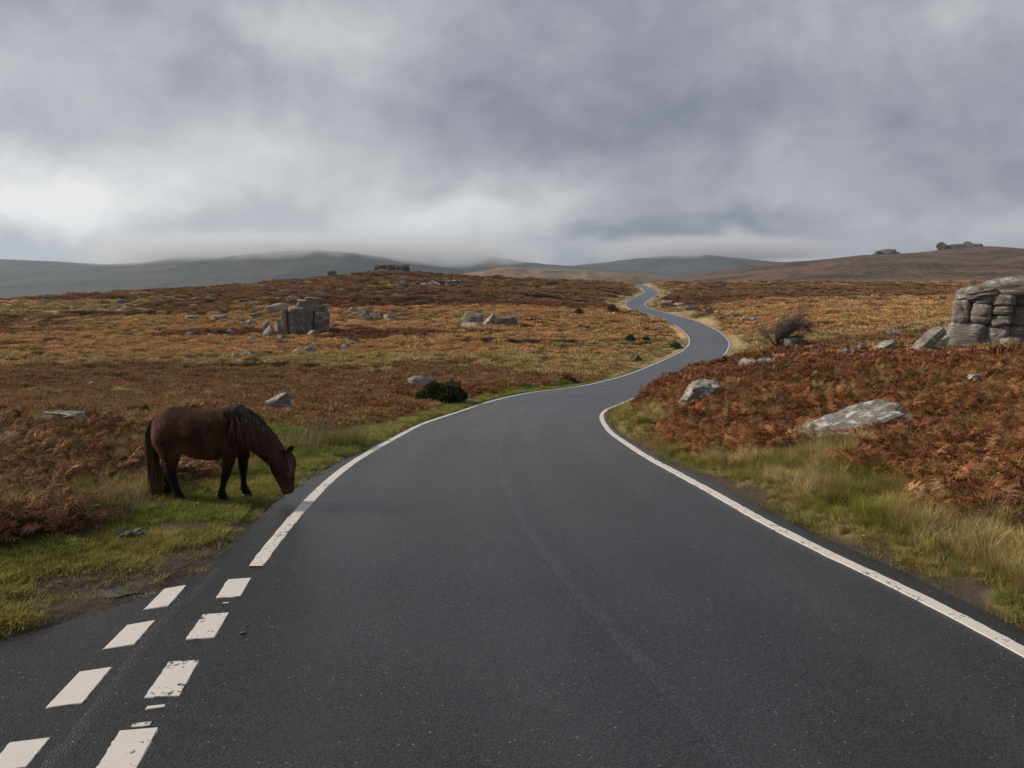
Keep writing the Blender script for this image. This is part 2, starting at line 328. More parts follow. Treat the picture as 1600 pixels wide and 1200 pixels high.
def veg(X, Y):
    X = np.asarray(X, float); Y = np.asarray(Y, float)
    far = smooth((Y - 12) / 60); sx, sy = 1.2 + 32 * far, 1.0 + 15 * far
    wts = np.zeros((len(X), 6))
    base = np.where(X > xr(np.minimum(Y, 560)), 1, 0)
    nb = [fbm(X / sx + 50 * k, Y / sy - 31 * k, 4, 100 + 7 * k) for k in range(6)]
    nearf = 1 - far
    b0 = np.array([[.35, .55, .15, .45, .05, .1], [.05, .72, .50, .95, .72, .22]])
    for k in range(6): wts[:, k] = b0[0, k] * nearf + b0[1, k] * far + 1.0 * nb[k]
    jx, jy = X + sx * .5 * fbm(X / sx * 1.7, Y / sy * 1.7, 3, 201), Y + sy * .5 * fbm(X / sx * 1.7, Y / sy * 1.7, 3, 211)
    for c, a, b, k, m in _P:
        wts[:, k] += m * np.exp(-(((jx - c.x) / a) ** 2 + ((jy - c.y) / b) ** 2))
    d, side = road_dist(X, np.minimum(Y, 600))
    edge = np.where(side < 0, np.exp(-(d / (1.1 + Y * .012)) ** 2), .75 * np.exp(-(d / .55) ** 2))
    wts[:, 0] += 2.6 * edge * (Y < 130); wts[:, 1] += np.where(side > 0, 2.0 * np.exp(-((d - .9) / .8) ** 2) * (Y < 40), 0) + 2.4 * np.exp(-(d / (2 + .012 * Y)) ** 2) * (Y > 60); wts[:, 2] -= 2.5 * np.exp(-(d / 1.0) ** 2)
    wts[:, 0] -= 0.6 * smooth((Y - 60) / 80)
    up = smooth((Y - 190) / 90) * (X < xl(np.minimum(Y, 560)))
    wts[:, 4] -= 1.4 * up; wts[:, 3] += .6 * up; wts[:, 5] += .02 * up
    e = np.exp(11.0 * (wts - wts.max(1, keepdims=True)))
    return e / e.sum(1, keepdims=True)
def mud(X, Y):
    m = np.zeros(len(X))
    for (u, v, a, b) in [(155, 922, .65, .55), (100, 952, .6, .22), (300, 880, .5, .4), (275, 830, .6, .3), (1100, 752, .45, .5), (1158, 775, .3, .35), (1500, 925, .3, .2), (1330, 865, .35, .25), (330, 862, .35, .15)]:
        c = MUDP[(u, v)]; m = np.maximum(m, np.exp(-(((X - c[0]) / a) ** 2 + ((Y - c[1]) / b) ** 2)))
    m = m + 0.35 * fbm(X / .35, Y / .35, 3, 301)
    d, side = road_dist(X, Y); m = m + 0.75 * np.exp(-(d / .16) ** 2) * (Y < 40)
    return smooth((m - .35) / .35)
MUDP = {k: on_road([k[0]], [k[1]])[0] for k in [(155, 922), (100, 952), (300, 880), (275, 830), (1100, 752), (1158, 775), (1500, 925), (1330, 865), (330, 862)]}

# ------------------------------------------------------------------ materials
def ground_material():
    m, t, out = material('moor_ground')
    geo = t.node('ShaderNodeNewGeometry').outputs['Position']
    col = t.node('ShaderNodeAttribute', attribute_name='cover').outputs['Color']
    n1 = t.noise(geo, 1.4, 6, .62); n2 = t.noise(geo, 9, 5, .65); n3 = t.noise(geo, .22, 5, .6)
    v = t.math('MULTIPLY_ADD', t.math('SUBTRACT', n1, .5), 1.5, 1.0)
    v = t.math('MULTIPLY_ADD', t.math('SUBTRACT', n2, .5), 1.2, v)
    v = t.math('MULTIPLY_ADD', t.math('SUBTRACT', n3, .5), 1.0, v)
    v = t.math('MAXIMUM', v, .25)
    c2 = t.node('ShaderNodeVectorMath', {0: col, 'Scale': v}, operation='SCALE').outputs[0]
    mudf = t.node('ShaderNodeAttribute', attribute_name='mud').outputs['Fac']
    mc = t.mix(n2, (.030, .024, .019), (.075, .060, .046))
    c3 = t.mix(mudf, c2, mc)
    bh = t.math('ADD', t.math('MULTIPLY', n2, .35), n1)
    principled(t, out, c3, .95, bh, .9, .12, .15)
    return m
def asphalt_material(name, base, speck, worn=0.0, rough=.62):
    m, t, out = material(name)
    p = t.node('ShaderNodeNewGeometry').outputs['Position']
    vor = t.node('ShaderNodeTexVoronoi', {'Vector': p, 'Scale': 82.0, 'Randomness': 1.0}); vd = vor.outputs['Distance']
    vc = t.node('ShaderNodeSeparateXYZ', {0: vor.outputs['Color']}).outputs[0]
    nf = t.noise(p, 190, 3, .6); nm = t.noise(p, 2.6, 5, .6); nl = t.noise(p, .35, 4, .55)
    k = t.math('MULTIPLY_ADD', t.math('SUBTRACT', vc, .5), 1.3, 1.0)
    k = t.math('MULTIPLY_ADD', t.math('SUBTRACT', nm, .5), .55, k)
    k = t.math('MULTIPLY_ADD', t.math('SUBTRACT', nl, .5), 1.9, k)
    k = t.math('MULTIPLY_ADD', t.math('SUBTRACT', nf, .5), .5, k)
    k = t.math('MULTIPLY_ADD', t.node('ShaderNodeAttribute', attribute_name='track').outputs['Fac'], .60, k)
    c = t.node('ShaderNodeVectorMath', {0: base, 'Scale': t.math('MAXIMUM', k, .2)}, operation='SCALE').outputs[0]
    v2 = t.node('ShaderNodeTexVoronoi', {'Vector': p, 'Scale': 42.0}); pick = t.node('ShaderNodeSeparateXYZ', {0: v2.outputs['Color']}).outputs[1]
    chip = t.math('MULTIPLY', t.math('GREATER_THAN', pick, .965), t.math('LESS_THAN', v2.outputs['Distance'], .26))
    c = t.mix(t.math('MULTIPLY', chip, speck), c, (.30, .29, .28))
    bh = t.math('SUBTRACT', t.math('MULTIPLY', nf, .5), vd)
    r = t.math('MULTIPLY_ADD', t.math('SUBTRACT', nm, .5), .25, rough)
    b = principled(t, out, c, .6, bh, .7, .006, .42); t.l.new(r, b.inputs['Roughness'])
    return m
def paint_material():
    m, t, out = material('road_paint')
    p = t.node('ShaderNodeNewGeometry').outputs['Position']
    wear = t.node('ShaderNodeAttribute', attribute_name='wear').outputs['Fac']
    n = t.noise(p, 26, 6, .7, .4); n2 = t.noise(p, 5.5, 4, .6); n3 = t.noise(p, 90, 3, .6)
    w = t.math('ADD', t.math('MULTIPLY', n, .62), t.math('MULTIPLY', n2, .45))
    w = t.math('ADD', w, t.math('MULTIPLY', wear, .22))
    f = t.maprange(w, .685, .74)
    c = t.mix(n2, (.50, .475, .45), (.65, .625, .595)); c = t.mix(t.math('MULTIPLY', n3, .35), c, (.42, .40, .37)); c = t.mix(f, c, (.05, .05, .053))
    principled(t, out, c, .65, t.math('SUBTRACT', n3, f), .3, .004, .3)
    return m
def leaf_material(name, rgb, tip=None, trans=.3, tint=False, var=.35, rough=.8):
    m, t, out = material(name)
    h = t.node('ShaderNodeAttribute', attribute_name='h').outputs['Fac']
    if tint:
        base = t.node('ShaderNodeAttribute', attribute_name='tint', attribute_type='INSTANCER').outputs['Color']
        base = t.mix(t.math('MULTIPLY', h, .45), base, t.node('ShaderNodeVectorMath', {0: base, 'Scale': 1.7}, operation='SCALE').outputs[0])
    else: base = t.mix(h, rgb, tip or rgb)
    rnd = t.node('ShaderNodeObjectInfo').outputs['Random']
    lv = t.node('ShaderNodeAttribute', attribute_name='leaf').outputs['Fac']
    k = t.math('MULTIPLY_ADD', t.math('SUBTRACT', rnd, .5), var * 1.6, 1.0); k = t.math('MULTIPLY_ADD', t.math('SUBTRACT', lv, .5), var * 2, k)
    c = t.node('ShaderNodeVectorMath', {0: base, 'Scale': t.math('MAXIMUM', k, .2)}, operation='SCALE').outputs[0]
    d = t.node('ShaderNodeBsdfDiffuse', {'Color': c}); tr = t.node('ShaderNodeBsdfTranslucent', {'Color': c})
    mx = t.node('ShaderNodeMixShader', {0: trans, 1: d.outputs[0], 2: tr.outputs[0]}); t.l.new(mx.outputs[0], out.inputs['Surface'])
    return m
def rock_material(name, base=(.20, .185, .165), lichen=.5, moss=.4, scale=1.0):
    m, t, out = material(name)
    tcn = t.node('ShaderNodeTexCoord').outputs['Object']; geo = t.node('ShaderNodeNewGeometry')
    rnd = t.node('ShaderNodeObjectInfo').outputs['Random']
    p = t.node('ShaderNodeVectorMath', {0: tcn, 1: t.node('ShaderNodeCombineXYZ', {0: t.math('MULTIPLY', rnd, 40.0), 1: 0.0, 2: 0.0}).outputs[0]}, operation='ADD').outputs[0]
    n1 = t.noise(p, 1.3 * scale, 6, .65); n2 = t.noise(p, 6 * scale, 6, .65, .3); n3 = t.noise(p, 32 * scale, 4, .6)
    strat = t.node('ShaderNodeMapping', {'Vector': p, 'Scale': (.6, .6, 5.0)}).outputs[0]
    n4 = t.noise(strat, 1.6 * scale, 5, .6, .4)
    k = t.math('MULTIPLY_ADD', t.math('SUBTRACT', n1, .5), 1.1, 1.0); k = t.math('MULTIPLY_ADD', t.math('SUBTRACT', n3, .5), .8, k)
    k = t.math('MULTIPLY_ADD', t.math('SUBTRACT', n4, .5), .6, k); k = t.math('MULTIPLY_ADD', t.math('SUBTRACT', rnd, .5), .3, k)
    c = t.node('ShaderNodeVectorMath', {0: base, 'Scale': t.math('MAXIMUM', k, .25)}, operation='SCALE').outputs[0]
    up = t.node('ShaderNodeSeparateXYZ', {0: geo.outputs['Normal']}).outputs[2]
    nL = t.noise(t.node('ShaderNodeMapping', {'Vector': p, 'Scale': (.45, .8, 1.8)}).outputs[0], 5 * scale, 7, .68, .5, (4, 1, 7))
    lf = t.math('MULTIPLY', t.maprange(nL, .50, .60), t.maprange(t.math('ADD', n1, t.math('MULTIPLY', up, .18)), .45, .62))
    c = t.mix(t.math('MULTIPLY', lf, lichen), c, (.52, .50, .48))
    dk = t.maprange(t.noise(p, 3.2 * scale, 5, .7, .5, (9, 3, 1)), .58, .68); c = t.mix(t.math('MULTIPLY', dk, .6), c, (.055, .05, .048))
    mf = t.math('MULTIPLY', t.maprange(t.noise(p, 1.7 * scale, 5, .6, .3, (2, 8, 5)), .50, .60), t.maprange(up, .45, .85)); c = t.mix(t.math('MULTIPLY', mf, moss), c, (.085, .075, .028))
    bh = t.math('ADD', t.math('MULTIPLY', n3, .25), t.math('ADD', t.math('MULTIPLY', n2, .6), n4))
    principled(t, out, c, .92, bh, 1.0, .13 / scale, .2)
    return m
M_GROUND = ground_material()
M_ASPH = asphalt_material('asphalt', (.018, .0192, .0215), .5, rough=.30); M_SEAL = asphalt_material('seam_seal', (.026, .0288, .0345), .15, rough=.30); M_OLD = asphalt_material('broken_asphalt', (.0205, .0202, .0205), .9, rough=.45)
M_PAINT = paint_material()
M_LTOR = rock_material('bedded_granite', (.165, .142, .118), .5, .5, .8); M_ROCK = rock_material('granite', (.205, .178, .148), .6, .5); M_PALE = rock_material('lichen_granite', (.20, .188, .178), 1.0, .5, 2.0); M_FAR = rock_material('far_granite', (.085, .080, .074), .35, .3, .4); M_TOR = rock_material('tor_granite', (.185, .168, .150), .7, .7, 1.1)  # bedded_granite base darkened for the left tor's shaded front

# ------------------------------------------------------------------ moorland ground
YR = [-12.0]
while YR[-1] < 700:
    y = YR[-1]; YR.append(y + (0.4 if y < 2 else max(0.13, 0.0135 * y)))
YR = np.array(YR)
ER = [0.0, .02]
while ER[-1] < 1500: ER.append(ER[-1] + max(.055, .021 * ER[-1]) if ER[-1] > .1 else ER[-1] + .05)
ER = np.array(ER); nin = 5
Lr, Rr = edge_l(YR), edge_r(YR)
XX = np.concatenate([Lr[:, None] - ER[::-1][None], Lr[:, None] + (Rr - Lr)[:, None] * np.linspace(0, 1, nin + 2)[None, 1:-1], Rr[:, None] + ER[None]], 1)
YY = np.repeat(YR[:, None], XX.shape[1], 1)
ZZ = zt(XX.ravel(), YY.ravel()).reshape(XX.shape)
ZZ[:, len(ER):len(ER) + nin] = zroad(YR)[:, None] - .06
ZZ[-1] = -82; ZZ[:, 0] = np.minimum(ZZ[:, 0], -82); ZZ[:, -1] = np.minimum(ZZ[:, -1], -82); ZZ[-2:, :] = np.minimum(ZZ[-2:, :], -20)
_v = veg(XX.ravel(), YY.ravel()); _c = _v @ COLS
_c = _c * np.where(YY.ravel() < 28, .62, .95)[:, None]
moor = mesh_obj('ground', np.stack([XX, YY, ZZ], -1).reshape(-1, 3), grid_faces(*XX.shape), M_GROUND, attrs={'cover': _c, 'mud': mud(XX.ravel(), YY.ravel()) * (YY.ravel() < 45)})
tag(moor, kind='structure')

# ------------------------------------------------------------------ road, painted lines, seams
yr = np.concatenate([np.arange(-12, 30, .18), np.geomspace(30, 600, 700)])
el, er = edge_l(yr), edge_r(yr)
rag = 0.035 * fbm(yr / .5, yr * 0 + 3, 3, 401) * (yr < 40)
cols = np.linspace(0, 1, 41)
xx = (el + rag)[:, None] + (er - el + .035 * fbm(yr / .45, yr * 0 + 8, 3, 402) * (yr < 40))[:, None] * cols[None]
zz = zroad(yr)[:, None] + 0.03 * (1 - (2 * cols - 1) ** 4)[None] * 0 - .0 * xx
_f = (xx - xl(yr)[:, None]) / (xr(yr) - xl(yr))[:, None]; TRK = sum(np.exp(-((_f - c) / .055) ** 2) for c in (.16, .40, .60, .85)) * (.6 + .8 * (fbm(yr / 6, yr * 0, 3, 77)[:, None] + .4)) - .5 * np.exp(-((_f + .05) / .07) ** 2)
road = mesh_obj('road', np.stack([xx, np.repeat(yr[:, None], 41, 1), zz], -1).reshape(-1, 3), grid_faces(*xx.shape), M_ASPH, attrs={'track': TRK.ravel()}); tag(road, kind='structure')
def strip(name, pts, wid, dz, mat, wear=0.0, ragged=0.0, seed=0):
    pts = np.asarray(pts, float); tan = np.gradient(pts, axis=0); tan /= np.linalg.norm(tan, axis=1)[:, None]; nrm = np.stack([tan[:, 1], -tan[:, 0]], 1)
    wid = np.broadcast_to(np.asarray(wid, float), (len(pts),)); s = np.concatenate([[0], np.cumsum(np.linalg.norm(np.diff(pts, axis=0), axis=1))])
    offs = np.array([-.5, -.46, .46, .5]) if mat is M_PAINT else np.array([-.5, -.15, .15, .5]); V = []
    for k, o in enumerate(offs):
        j = ragged * fbm(s / .12 + 40, s * 0 + seed, 3, 500 + seed) if k < 2 else ragged * fbm(s / .12 + 90, s * 0 + seed, 3, 520 + seed)
        q = pts + nrm * (o * wid + j)[:, None]; V.append(np.stack([q[:, 0], q[:, 1], zroad(q[:, 1]) + (dz if k in (1, 2) else (-.002 if mat is M_PAINT else .0006))], 1))
    V = np.stack(V, 1).reshape(-1, 3)
    return mesh_obj(name, V, grid_faces(len(pts), 4), mat, road, False, attrs={'wear': np.full(len(V), wear)})
yl = np.concatenate([np.arange(Lw[0, 1], 30, .07), np.geomspace(30, 560, 600)])
strip('edge_line', np.stack([xl(yl), yl], 1), .135, .005, M_PAINT, .42, .010, 1)
yl = np.concatenate([np.arange(-8, 30, .07), np.geomspace(30, 580, 600)])
strip('edge_line', np.stack([xr(yl), yl], 1), .135, .005, M_PAINT, .42, .010, 2)
def poly_spline(px, n=200):
    w = on_road(*np.array(px, float).T); s = np.concatenate([[0], np.cumsum(np.linalg.norm(np.diff(w, axis=0), axis=1))])
    fx, fy = pchip(s, w[:, 0]), pchip(s, w[:, 1]); t = np.linspace(0, s[-1], n); return np.stack([fx(t), fy(t)], 1)
strip('road_joint', poly_spline([(880, 626), (835, 643), (797, 665), (783, 690), (783, 720), (797, 770), (832, 833), (880, 898), (940, 966), (1010, 1040), (1080, 1112), (1150, 1192), (1200, 1240)], 260), .125, .0022, M_SEAL, 0, .012, 3)
Z1 = lambda x, y: (x / 3.43, 850 + y / 3.43)
strip('worn_seam', poly_spline([Z1(1180, 130), Z1(1080, 235), Z1(920, 370), Z1(760, 560), Z1(560, 840), Z1(360, 1080), Z1(230, 1230)], 200), .10, .0022, M_OLD, 0, .02, 4)
def dash(q, wear, seed):
    w = on_road(*np.array([Z1(*p) for p in q], float).T); nu, nv = 6, 16; P = []       # TL TR BR BL
    for j in range(nv):
        for i in range(nu):
            a, b = (0, .03, .35, .65, .97, 1)[i], ([0, .02] + [(k + .5) / (nv - 4) for k in range(nv - 4)] + [.98, 1])[j]
            c = (w[0] * (1 - a) + w[1] * a) * (1 - b) + (w[3] * (1 - a) + w[2] * a) * b
            ed = (i in (0, nu - 1)) or (j in (0, nv - 1))
            if ed: c = c + .007 * np.array([vnoise(c[0] * 30, c[1] * 30, seed), vnoise(c[0] * 30, c[1] * 30, seed + 50)]) * 2
            P.append((c[0], c[1], zroad(c[1]) + (-.002 if ed else .005)))
    mesh_obj('give_way_dash', P, grid_faces(nv, nu), M_PAINT, road, False, attrs={'wear': np.full(len(P), wear)})
for i, (q, w) in enumerate([([(880,240),(1003,220),(905,332),(765,357)], -.05), ([(680,435),(836,408),(720,540),(545,570)], -.05), ([(425,685),(604,658),(445,855),(235,885)], -.02), ([(50,1065),(275,1037),(140,1200),(-90,1230)], -.02), ([(-330,1500),(-80,1470),(-230,1720),(-490,1750)], 0),
    ([(1222,190),(1350,181),(1290,282),(1153,292)], .1), ([(1085,378),(1232,367),(1150,503),(990,517)], .42), ([(905,630),(1073,621),(965,815),(765,830)], .48), ([(640,1000),(855,982),(730,1215),(500,1225)], .42),
    ([(1195,316),(1228,314),(1225,319),(1192,321)], .1), ([(790,872),(887,862),(880,876),(775,888)], .5), ([(715,965),(820,952),(800,975),(698,985)], .65)]): dash(q, w, 20 + i)
# ------------------------------------------------------------------ far ground and hills
fm, ft, fo = material('far_moor')
_p = ft.node('ShaderNodeNewGeometry').outputs['Position']
def hill_material(name, stops, sc=1.0):
    m, t, out = material(name); p = t.node('ShaderNodeNewGeometry').outputs['Position']
    mp = t.node('ShaderNodeMapping', {'Vector': p, 'Scale': (.0022 * sc, .0030 * sc, .012 * sc)}).outputs[0]
    n = t.noise(mp, 1.6, 7, .62, .35); n2 = t.noise(p, .05 * sc, 6, .65); k = t.math('MULTIPLY_ADD', t.math('SUBTRACT', n2, .5), 1.5, t.math('MULTIPLY_ADD', t.math('SUBTRACT', n, .5), 1.7, .5))
    principled(t, out, t.ramp(k, stops), .95, n2, .6, 6.0, .1); return m
M_HFAR = hill_material('far_hill_turf', [(.25, (.020, .026, .019)), (.5, (.040, .042, .029)), (.7, (.070, .052, .036)), (.85, (.10, .082, .05))])
M_HMID = hill_material('mid_hill_turf', [(.25, (.08, .06, .04)), (.45, (.16, .115, .07)), (.6, (.22, .16, .095)), (.8, (.13, .078, .05))], 1.6)
M_HRT = hill_material('right_hill_turf', [(.25, (.035, .034, .022)), (.42, (.070, .048, .032)), (.55, (.125, .070, .045)), (.72, (.15, .095, .06)), (.85, (.08, .07, .045))], 2.6)
mesh_obj('far_ground', [(-7000, -3000, -80), (7000, -3000, -80), (7000, 7500, -80), (-7000, 7500, -80)], [(0, 1, 2, 3)], M_HFAR); tag(bpy.data.objects['far_ground'], kind='structure')
def hill(name, pts, Z, base, front, back, mat, seed, nx=220, ny=90, rough=.15, gul=.30):
    u = np.array([p[0] for p in pts], float); v = np.array([p[1] for p in pts], float)
    fu = pchip((u - 800) / F * Z, CAM_H + (HZ - v) / F * Z * 1.0)
    X = np.linspace((u[0] - 800) / F * Z, (u[-1] - 800) / F * Z, nx); crest = fu(X)
    t = np.concatenate([-np.linspace(1, 0, ny) ** 1.25, np.linspace(0, 1, ny // 3)[1:] ** 1.2]); P = np.zeros((len(t), nx, 3))
    for j, tt in enumerate(t):
        Y = Z + (front if tt < 0 else back) * tt; pr = .5 + .5 * math.cos(math.pi * tt); pr = pr ** (1.15 if tt < 0 else 1.6)
        yy = np.full(nx, Y); w = smooth(abs(tt) * 4)
        nz = fbm(X / (front * .45), yy / (front * .45), 5, seed) * gul * pr * 2 * (1 - pr * .6) + fbm(X / (front * .09), yy / (front * .14), 4, seed + 9) * rough * pr * (1 - .8 * pr ** 3)
        rid = (crest - base) * (pr + (nz * w)) + (crest - base) * .012 * fbm(X / (front * .05), yy * 0 + tt, 3, seed + 5)
        P[j, :, 0], P[j, :, 1], P[j, :, 2] = X * (Y / Z) ** .15, Y, base + rid
    e = np.minimum(1, np.minimum(np.arange(nx), np.arange(nx)[::-1]) / 14.0); P[:, :, 2] = base + (P[:, :, 2] - base) * smooth(e)[None]
    P[0, :, 2] = np.minimum(P[0, :, 2], base); P[-1, :, 2] = np.minimum(P[-1, :, 2], base)
    o = mesh_obj(name, P.reshape(-1, 3), grid_faces(len(t), nx), mat); tag(o, kind='structure'); return o, fu
hill('hill', [(-900, 425), (-500, 402), (-200, 401), (0, 405), (90, 409), (180, 413), (250, 410), (300, 405), (370, 399), (440, 393), (510, 391), (560, 393), (620, 402), (700, 418), (800, 432), (950, 445), (1100, 455)], 3200, -80, 1900, 900, M_HFAR, 61)
hill('hill', [(350, 425), (480, 412), (560, 402), (620, 397), (680, 394), (720, 395), (770, 402), (820, 410), (880, 415), (950, 418), (1050, 424), (1250, 440)], 3900, -80, 1700, 800, M_HFAR, 71)
hill('hill', [(780, 432), (880, 417), (930, 412), (980, 406), (1030, 402), (1080, 400), (1130, 403), (1180, 408), (1240, 412), (1330, 418), (1500, 420), (1800, 425), (2200, 440)], 4600, -80, 1500, 900, M_HFAR, 81)
hill('hill', [(520, 446), (640, 437), (710, 430), (745, 425), (775, 420), (800, 417), (830, 420), (870, 421), (930, 422), (980, 426), (1040, 432), (1120, 440), (1300, 450)], 1600, -80, 560, 500, M_HMID, 91, 160, 60)
_, crest5 = hill('hill', [(900, 448), (1000, 440), (1080, 430), (1140, 420), (1200, 412.5), (1290, 405), (1350, 399), (1390, 397.5), (1440, 394), (1475, 389), (1500, 387), (1525, 390), (1560, 393), (1600, 396), (1700, 401), (1900, 408), (2300, 420), (3000, 445)], 1300, -8, 680, 500, M_HRT, 101, 300, 90, .14, .12)
# ------------------------------------------------------------------ plant meshes for the ground cover
class PB:
    def __init__(s): s.v = []; s.f = []; s.h = []; s.lf = []
    def add(s, pts, faces, hs, leaf):
        o = len(s.v); s.v += [tuple(p) for p in pts]; s.f += [tuple(i + o for i in f) for f in faces]; s.h += list(hs); s.lf += [leaf] * len(pts)
    def mesh(s, name, mat):
        me = bpy.data.meshes.new(name); me.from_pydata(s.v, [], s.f); me.materials.append(mat)
        me.attributes.new('h', 'FLOAT', 'POINT').data.foreach_set('value', s.h); me.attributes.new('leaf', 'FLOAT', 'POINT').data.foreach_set('value', s.lf)
        me.polygons.foreach_set('use_smooth', [True] * len(me.polygons)); return me
def blade(pb, base, az, length, lean, droop, width, segs, leaf, twist=0.0):
    d = Vector((math.cos(az), math.sin(az), 0)); sd = Vector((-math.sin(az + twist), math.cos(az + twist), 0)); p = Vector(base); ang = lean; pts = []; hs = []
    for k in range(segs + 1):
        t = k / segs; w = width * (1 - t) ** .7 * .5
        if k == segs: pts.append(p.copy()); hs.append(1)
        else: pts += [p - sd * w, p + sd * w]; hs += [t, t]
        p = p + (d * math.sin(ang) + Vector((0, 0, math.cos(ang)))) * (length / segs); ang += droop / segs
    fs = [(2 * k, 2 * k + 1, 2 * k + 3, 2 * k + 2) for k in range(segs - 1)] + [(2 * segs - 2, 2 * segs - 1, 2 * segs)]
    pb.add(pts, fs, hs, leaf)
def tuft(seed, n, rad, l0, l1, wid, segs, lean=.35, droop=1.0, wind=0.0):
    r = random.Random(seed); pb = PB()
    for i in range(n):
        a = r.uniform(0, 6.283); q = rad * math.sqrt(r.random()); az = a + r.gauss(0, .6)
        if wind: az = az * (1 - wind) + wind * r.gauss(0, .5)
        blade(pb, (q * math.cos(a), q * math.sin(a), -.02), az, r.uniform(l0, l1), abs(r.gauss(0, lean)) + .1 * q / rad, r.uniform(.2, 1) * droop, wid * r.uniform(.6, 1.3), segs, r.random(), r.uniform(-1, 1))
    return pb
def frond(pb, base, az, L, lift, curl, r, npair=13, scale=1.0, fine=True):
    d = Vector((math.cos(az), math.sin(az), 0)); sd = Vector((-math.sin(az), math.cos(az), 0)); p = Vector(base); ang = lift; leaf = r.random(); N = npair + 5; path = []
    roll = r.uniform(-.7, .7)
    for k in range(N + 1):
        path.append((p.copy(), ang)); p = p + (d * math.sin(ang) + Vector((0, 0, math.cos(ang)))) * (L / N); ang += curl / N + r.gauss(0, .05)
    w = .005 * scale
    pts = []; hs = []
    for k, (q, a) in enumerate(path): pts += [q - sd * w, q + sd * w]; hs += [.25, .25]
    pb.add(pts, [(2 * k, 2 * k + 1, 2 * k + 3, 2 * k + 2) for k in range(N)], hs, .6)
    for k in range(5, N + 1):
        q, a = path[k]; t = (k - 5) / npair; pl = L * .36 * math.sin(math.pi * (0.18 + .78 * (1 - t))) * (1 - .45 * t) * r.uniform(.65, 1.1)
        fw = (d * math.sin(a) + Vector((0, 0, math.cos(a)))); up = sd.cross(fw)
        for sg in (-1, 1):
            if r.random() < .10: continue
            s2 = (sd * math.cos(roll) + up * math.sin(roll)) * sg
            dirv = (s2 * 1.0 + fw * r.uniform(.25, .6) + up * r.uniform(-.5, .35)).normalized(); n2 = fw.cross(dirv).normalized(); acr = dirv.cross(n2).normalized()
            nl = 5 if fine else 2; e = q.copy(); dv = dirv.copy(); lw = pl * (.20 if fine else .24)
            for m in range(nl):
                t2 = m / nl; e2 = e + dv * (pl / nl); ww = lw * (1 - .75 * t2); c = n2 * r.gauss(0, .25) * ww
                pb.add([e, e + acr * ww + dv * ww * .5 + c, e2, e - acr * ww + dv * ww * .5 - c], [(0, 1, 2), (0, 2, 3)], [.3 + .7 * t2] * 4, leaf * .6 + .4 * r.random())
                e = e2; dv = (dv + Vector((0, 0, -.22)) + n2 * r.gauss(0, .15)).normalized()
def bracken_plant(seed, nf, L0, L1, fine=True):
    r = random.Random(seed); pb = PB()
    for i in range(nf):
        a = r.uniform(0, 6.283); q = .12 * r.random()
        frond(pb, (q * math.cos(a), q * math.sin(a), -.03), a + r.gauss(0, .5), r.uniform(L0, L1), r.uniform(.05, .55), r.uniform(1.1, 2.3), r, 13 if fine else 9, 1.0, fine)
    return pb
def mound(seed, n, leaf_l, flat=.6, up=.5):
    """low cushion: leaf blades standing out of a domed volume"""
    r = random.Random(seed); pb = PB()
    for i in range(n):
        a = r.uniform(0, 6.283); e = math.asin(r.random() ** .8); rr = r.uniform(.55, 1.0)
        nrm = Vector((math.cos(a) * math.cos(e), math.sin(a) * math.cos(e), math.sin(e)))
        p = Vector((nrm.x * rr, nrm.y * rr, nrm.z * rr * flat)); dv = (nrm * (1 - up) + Vector((r.gauss(0, .35), r.gauss(0, .35), up + r.random() * .4))).normalized()
        s = dv.cross(Vector((r.gauss(0, 1), r.gauss(0, 1), r.gauss(0, 1)))).normalized() * leaf_l * r.uniform(.14, .30); l = leaf_l * r.uniform(.6, 1.3)
        pb.add([p - s, p + s, p + dv * l + s * .3, p + dv * l - s * .3], [(0, 1, 2, 3)], [.2, .2, 1, 1], r.random())
    return pb
PROTO = bpy.data.collections.new('plant_forms')        # source meshes of the ground cover, used only by the cover below
def proto_set(cname, meshes):
    c = bpy.data.collections.new(cname)
    for i, me in enumerate(meshes):
        o = bpy.data.objects.new('%s_%02d' % (cname, i), me); c.objects.link(o)
    return c
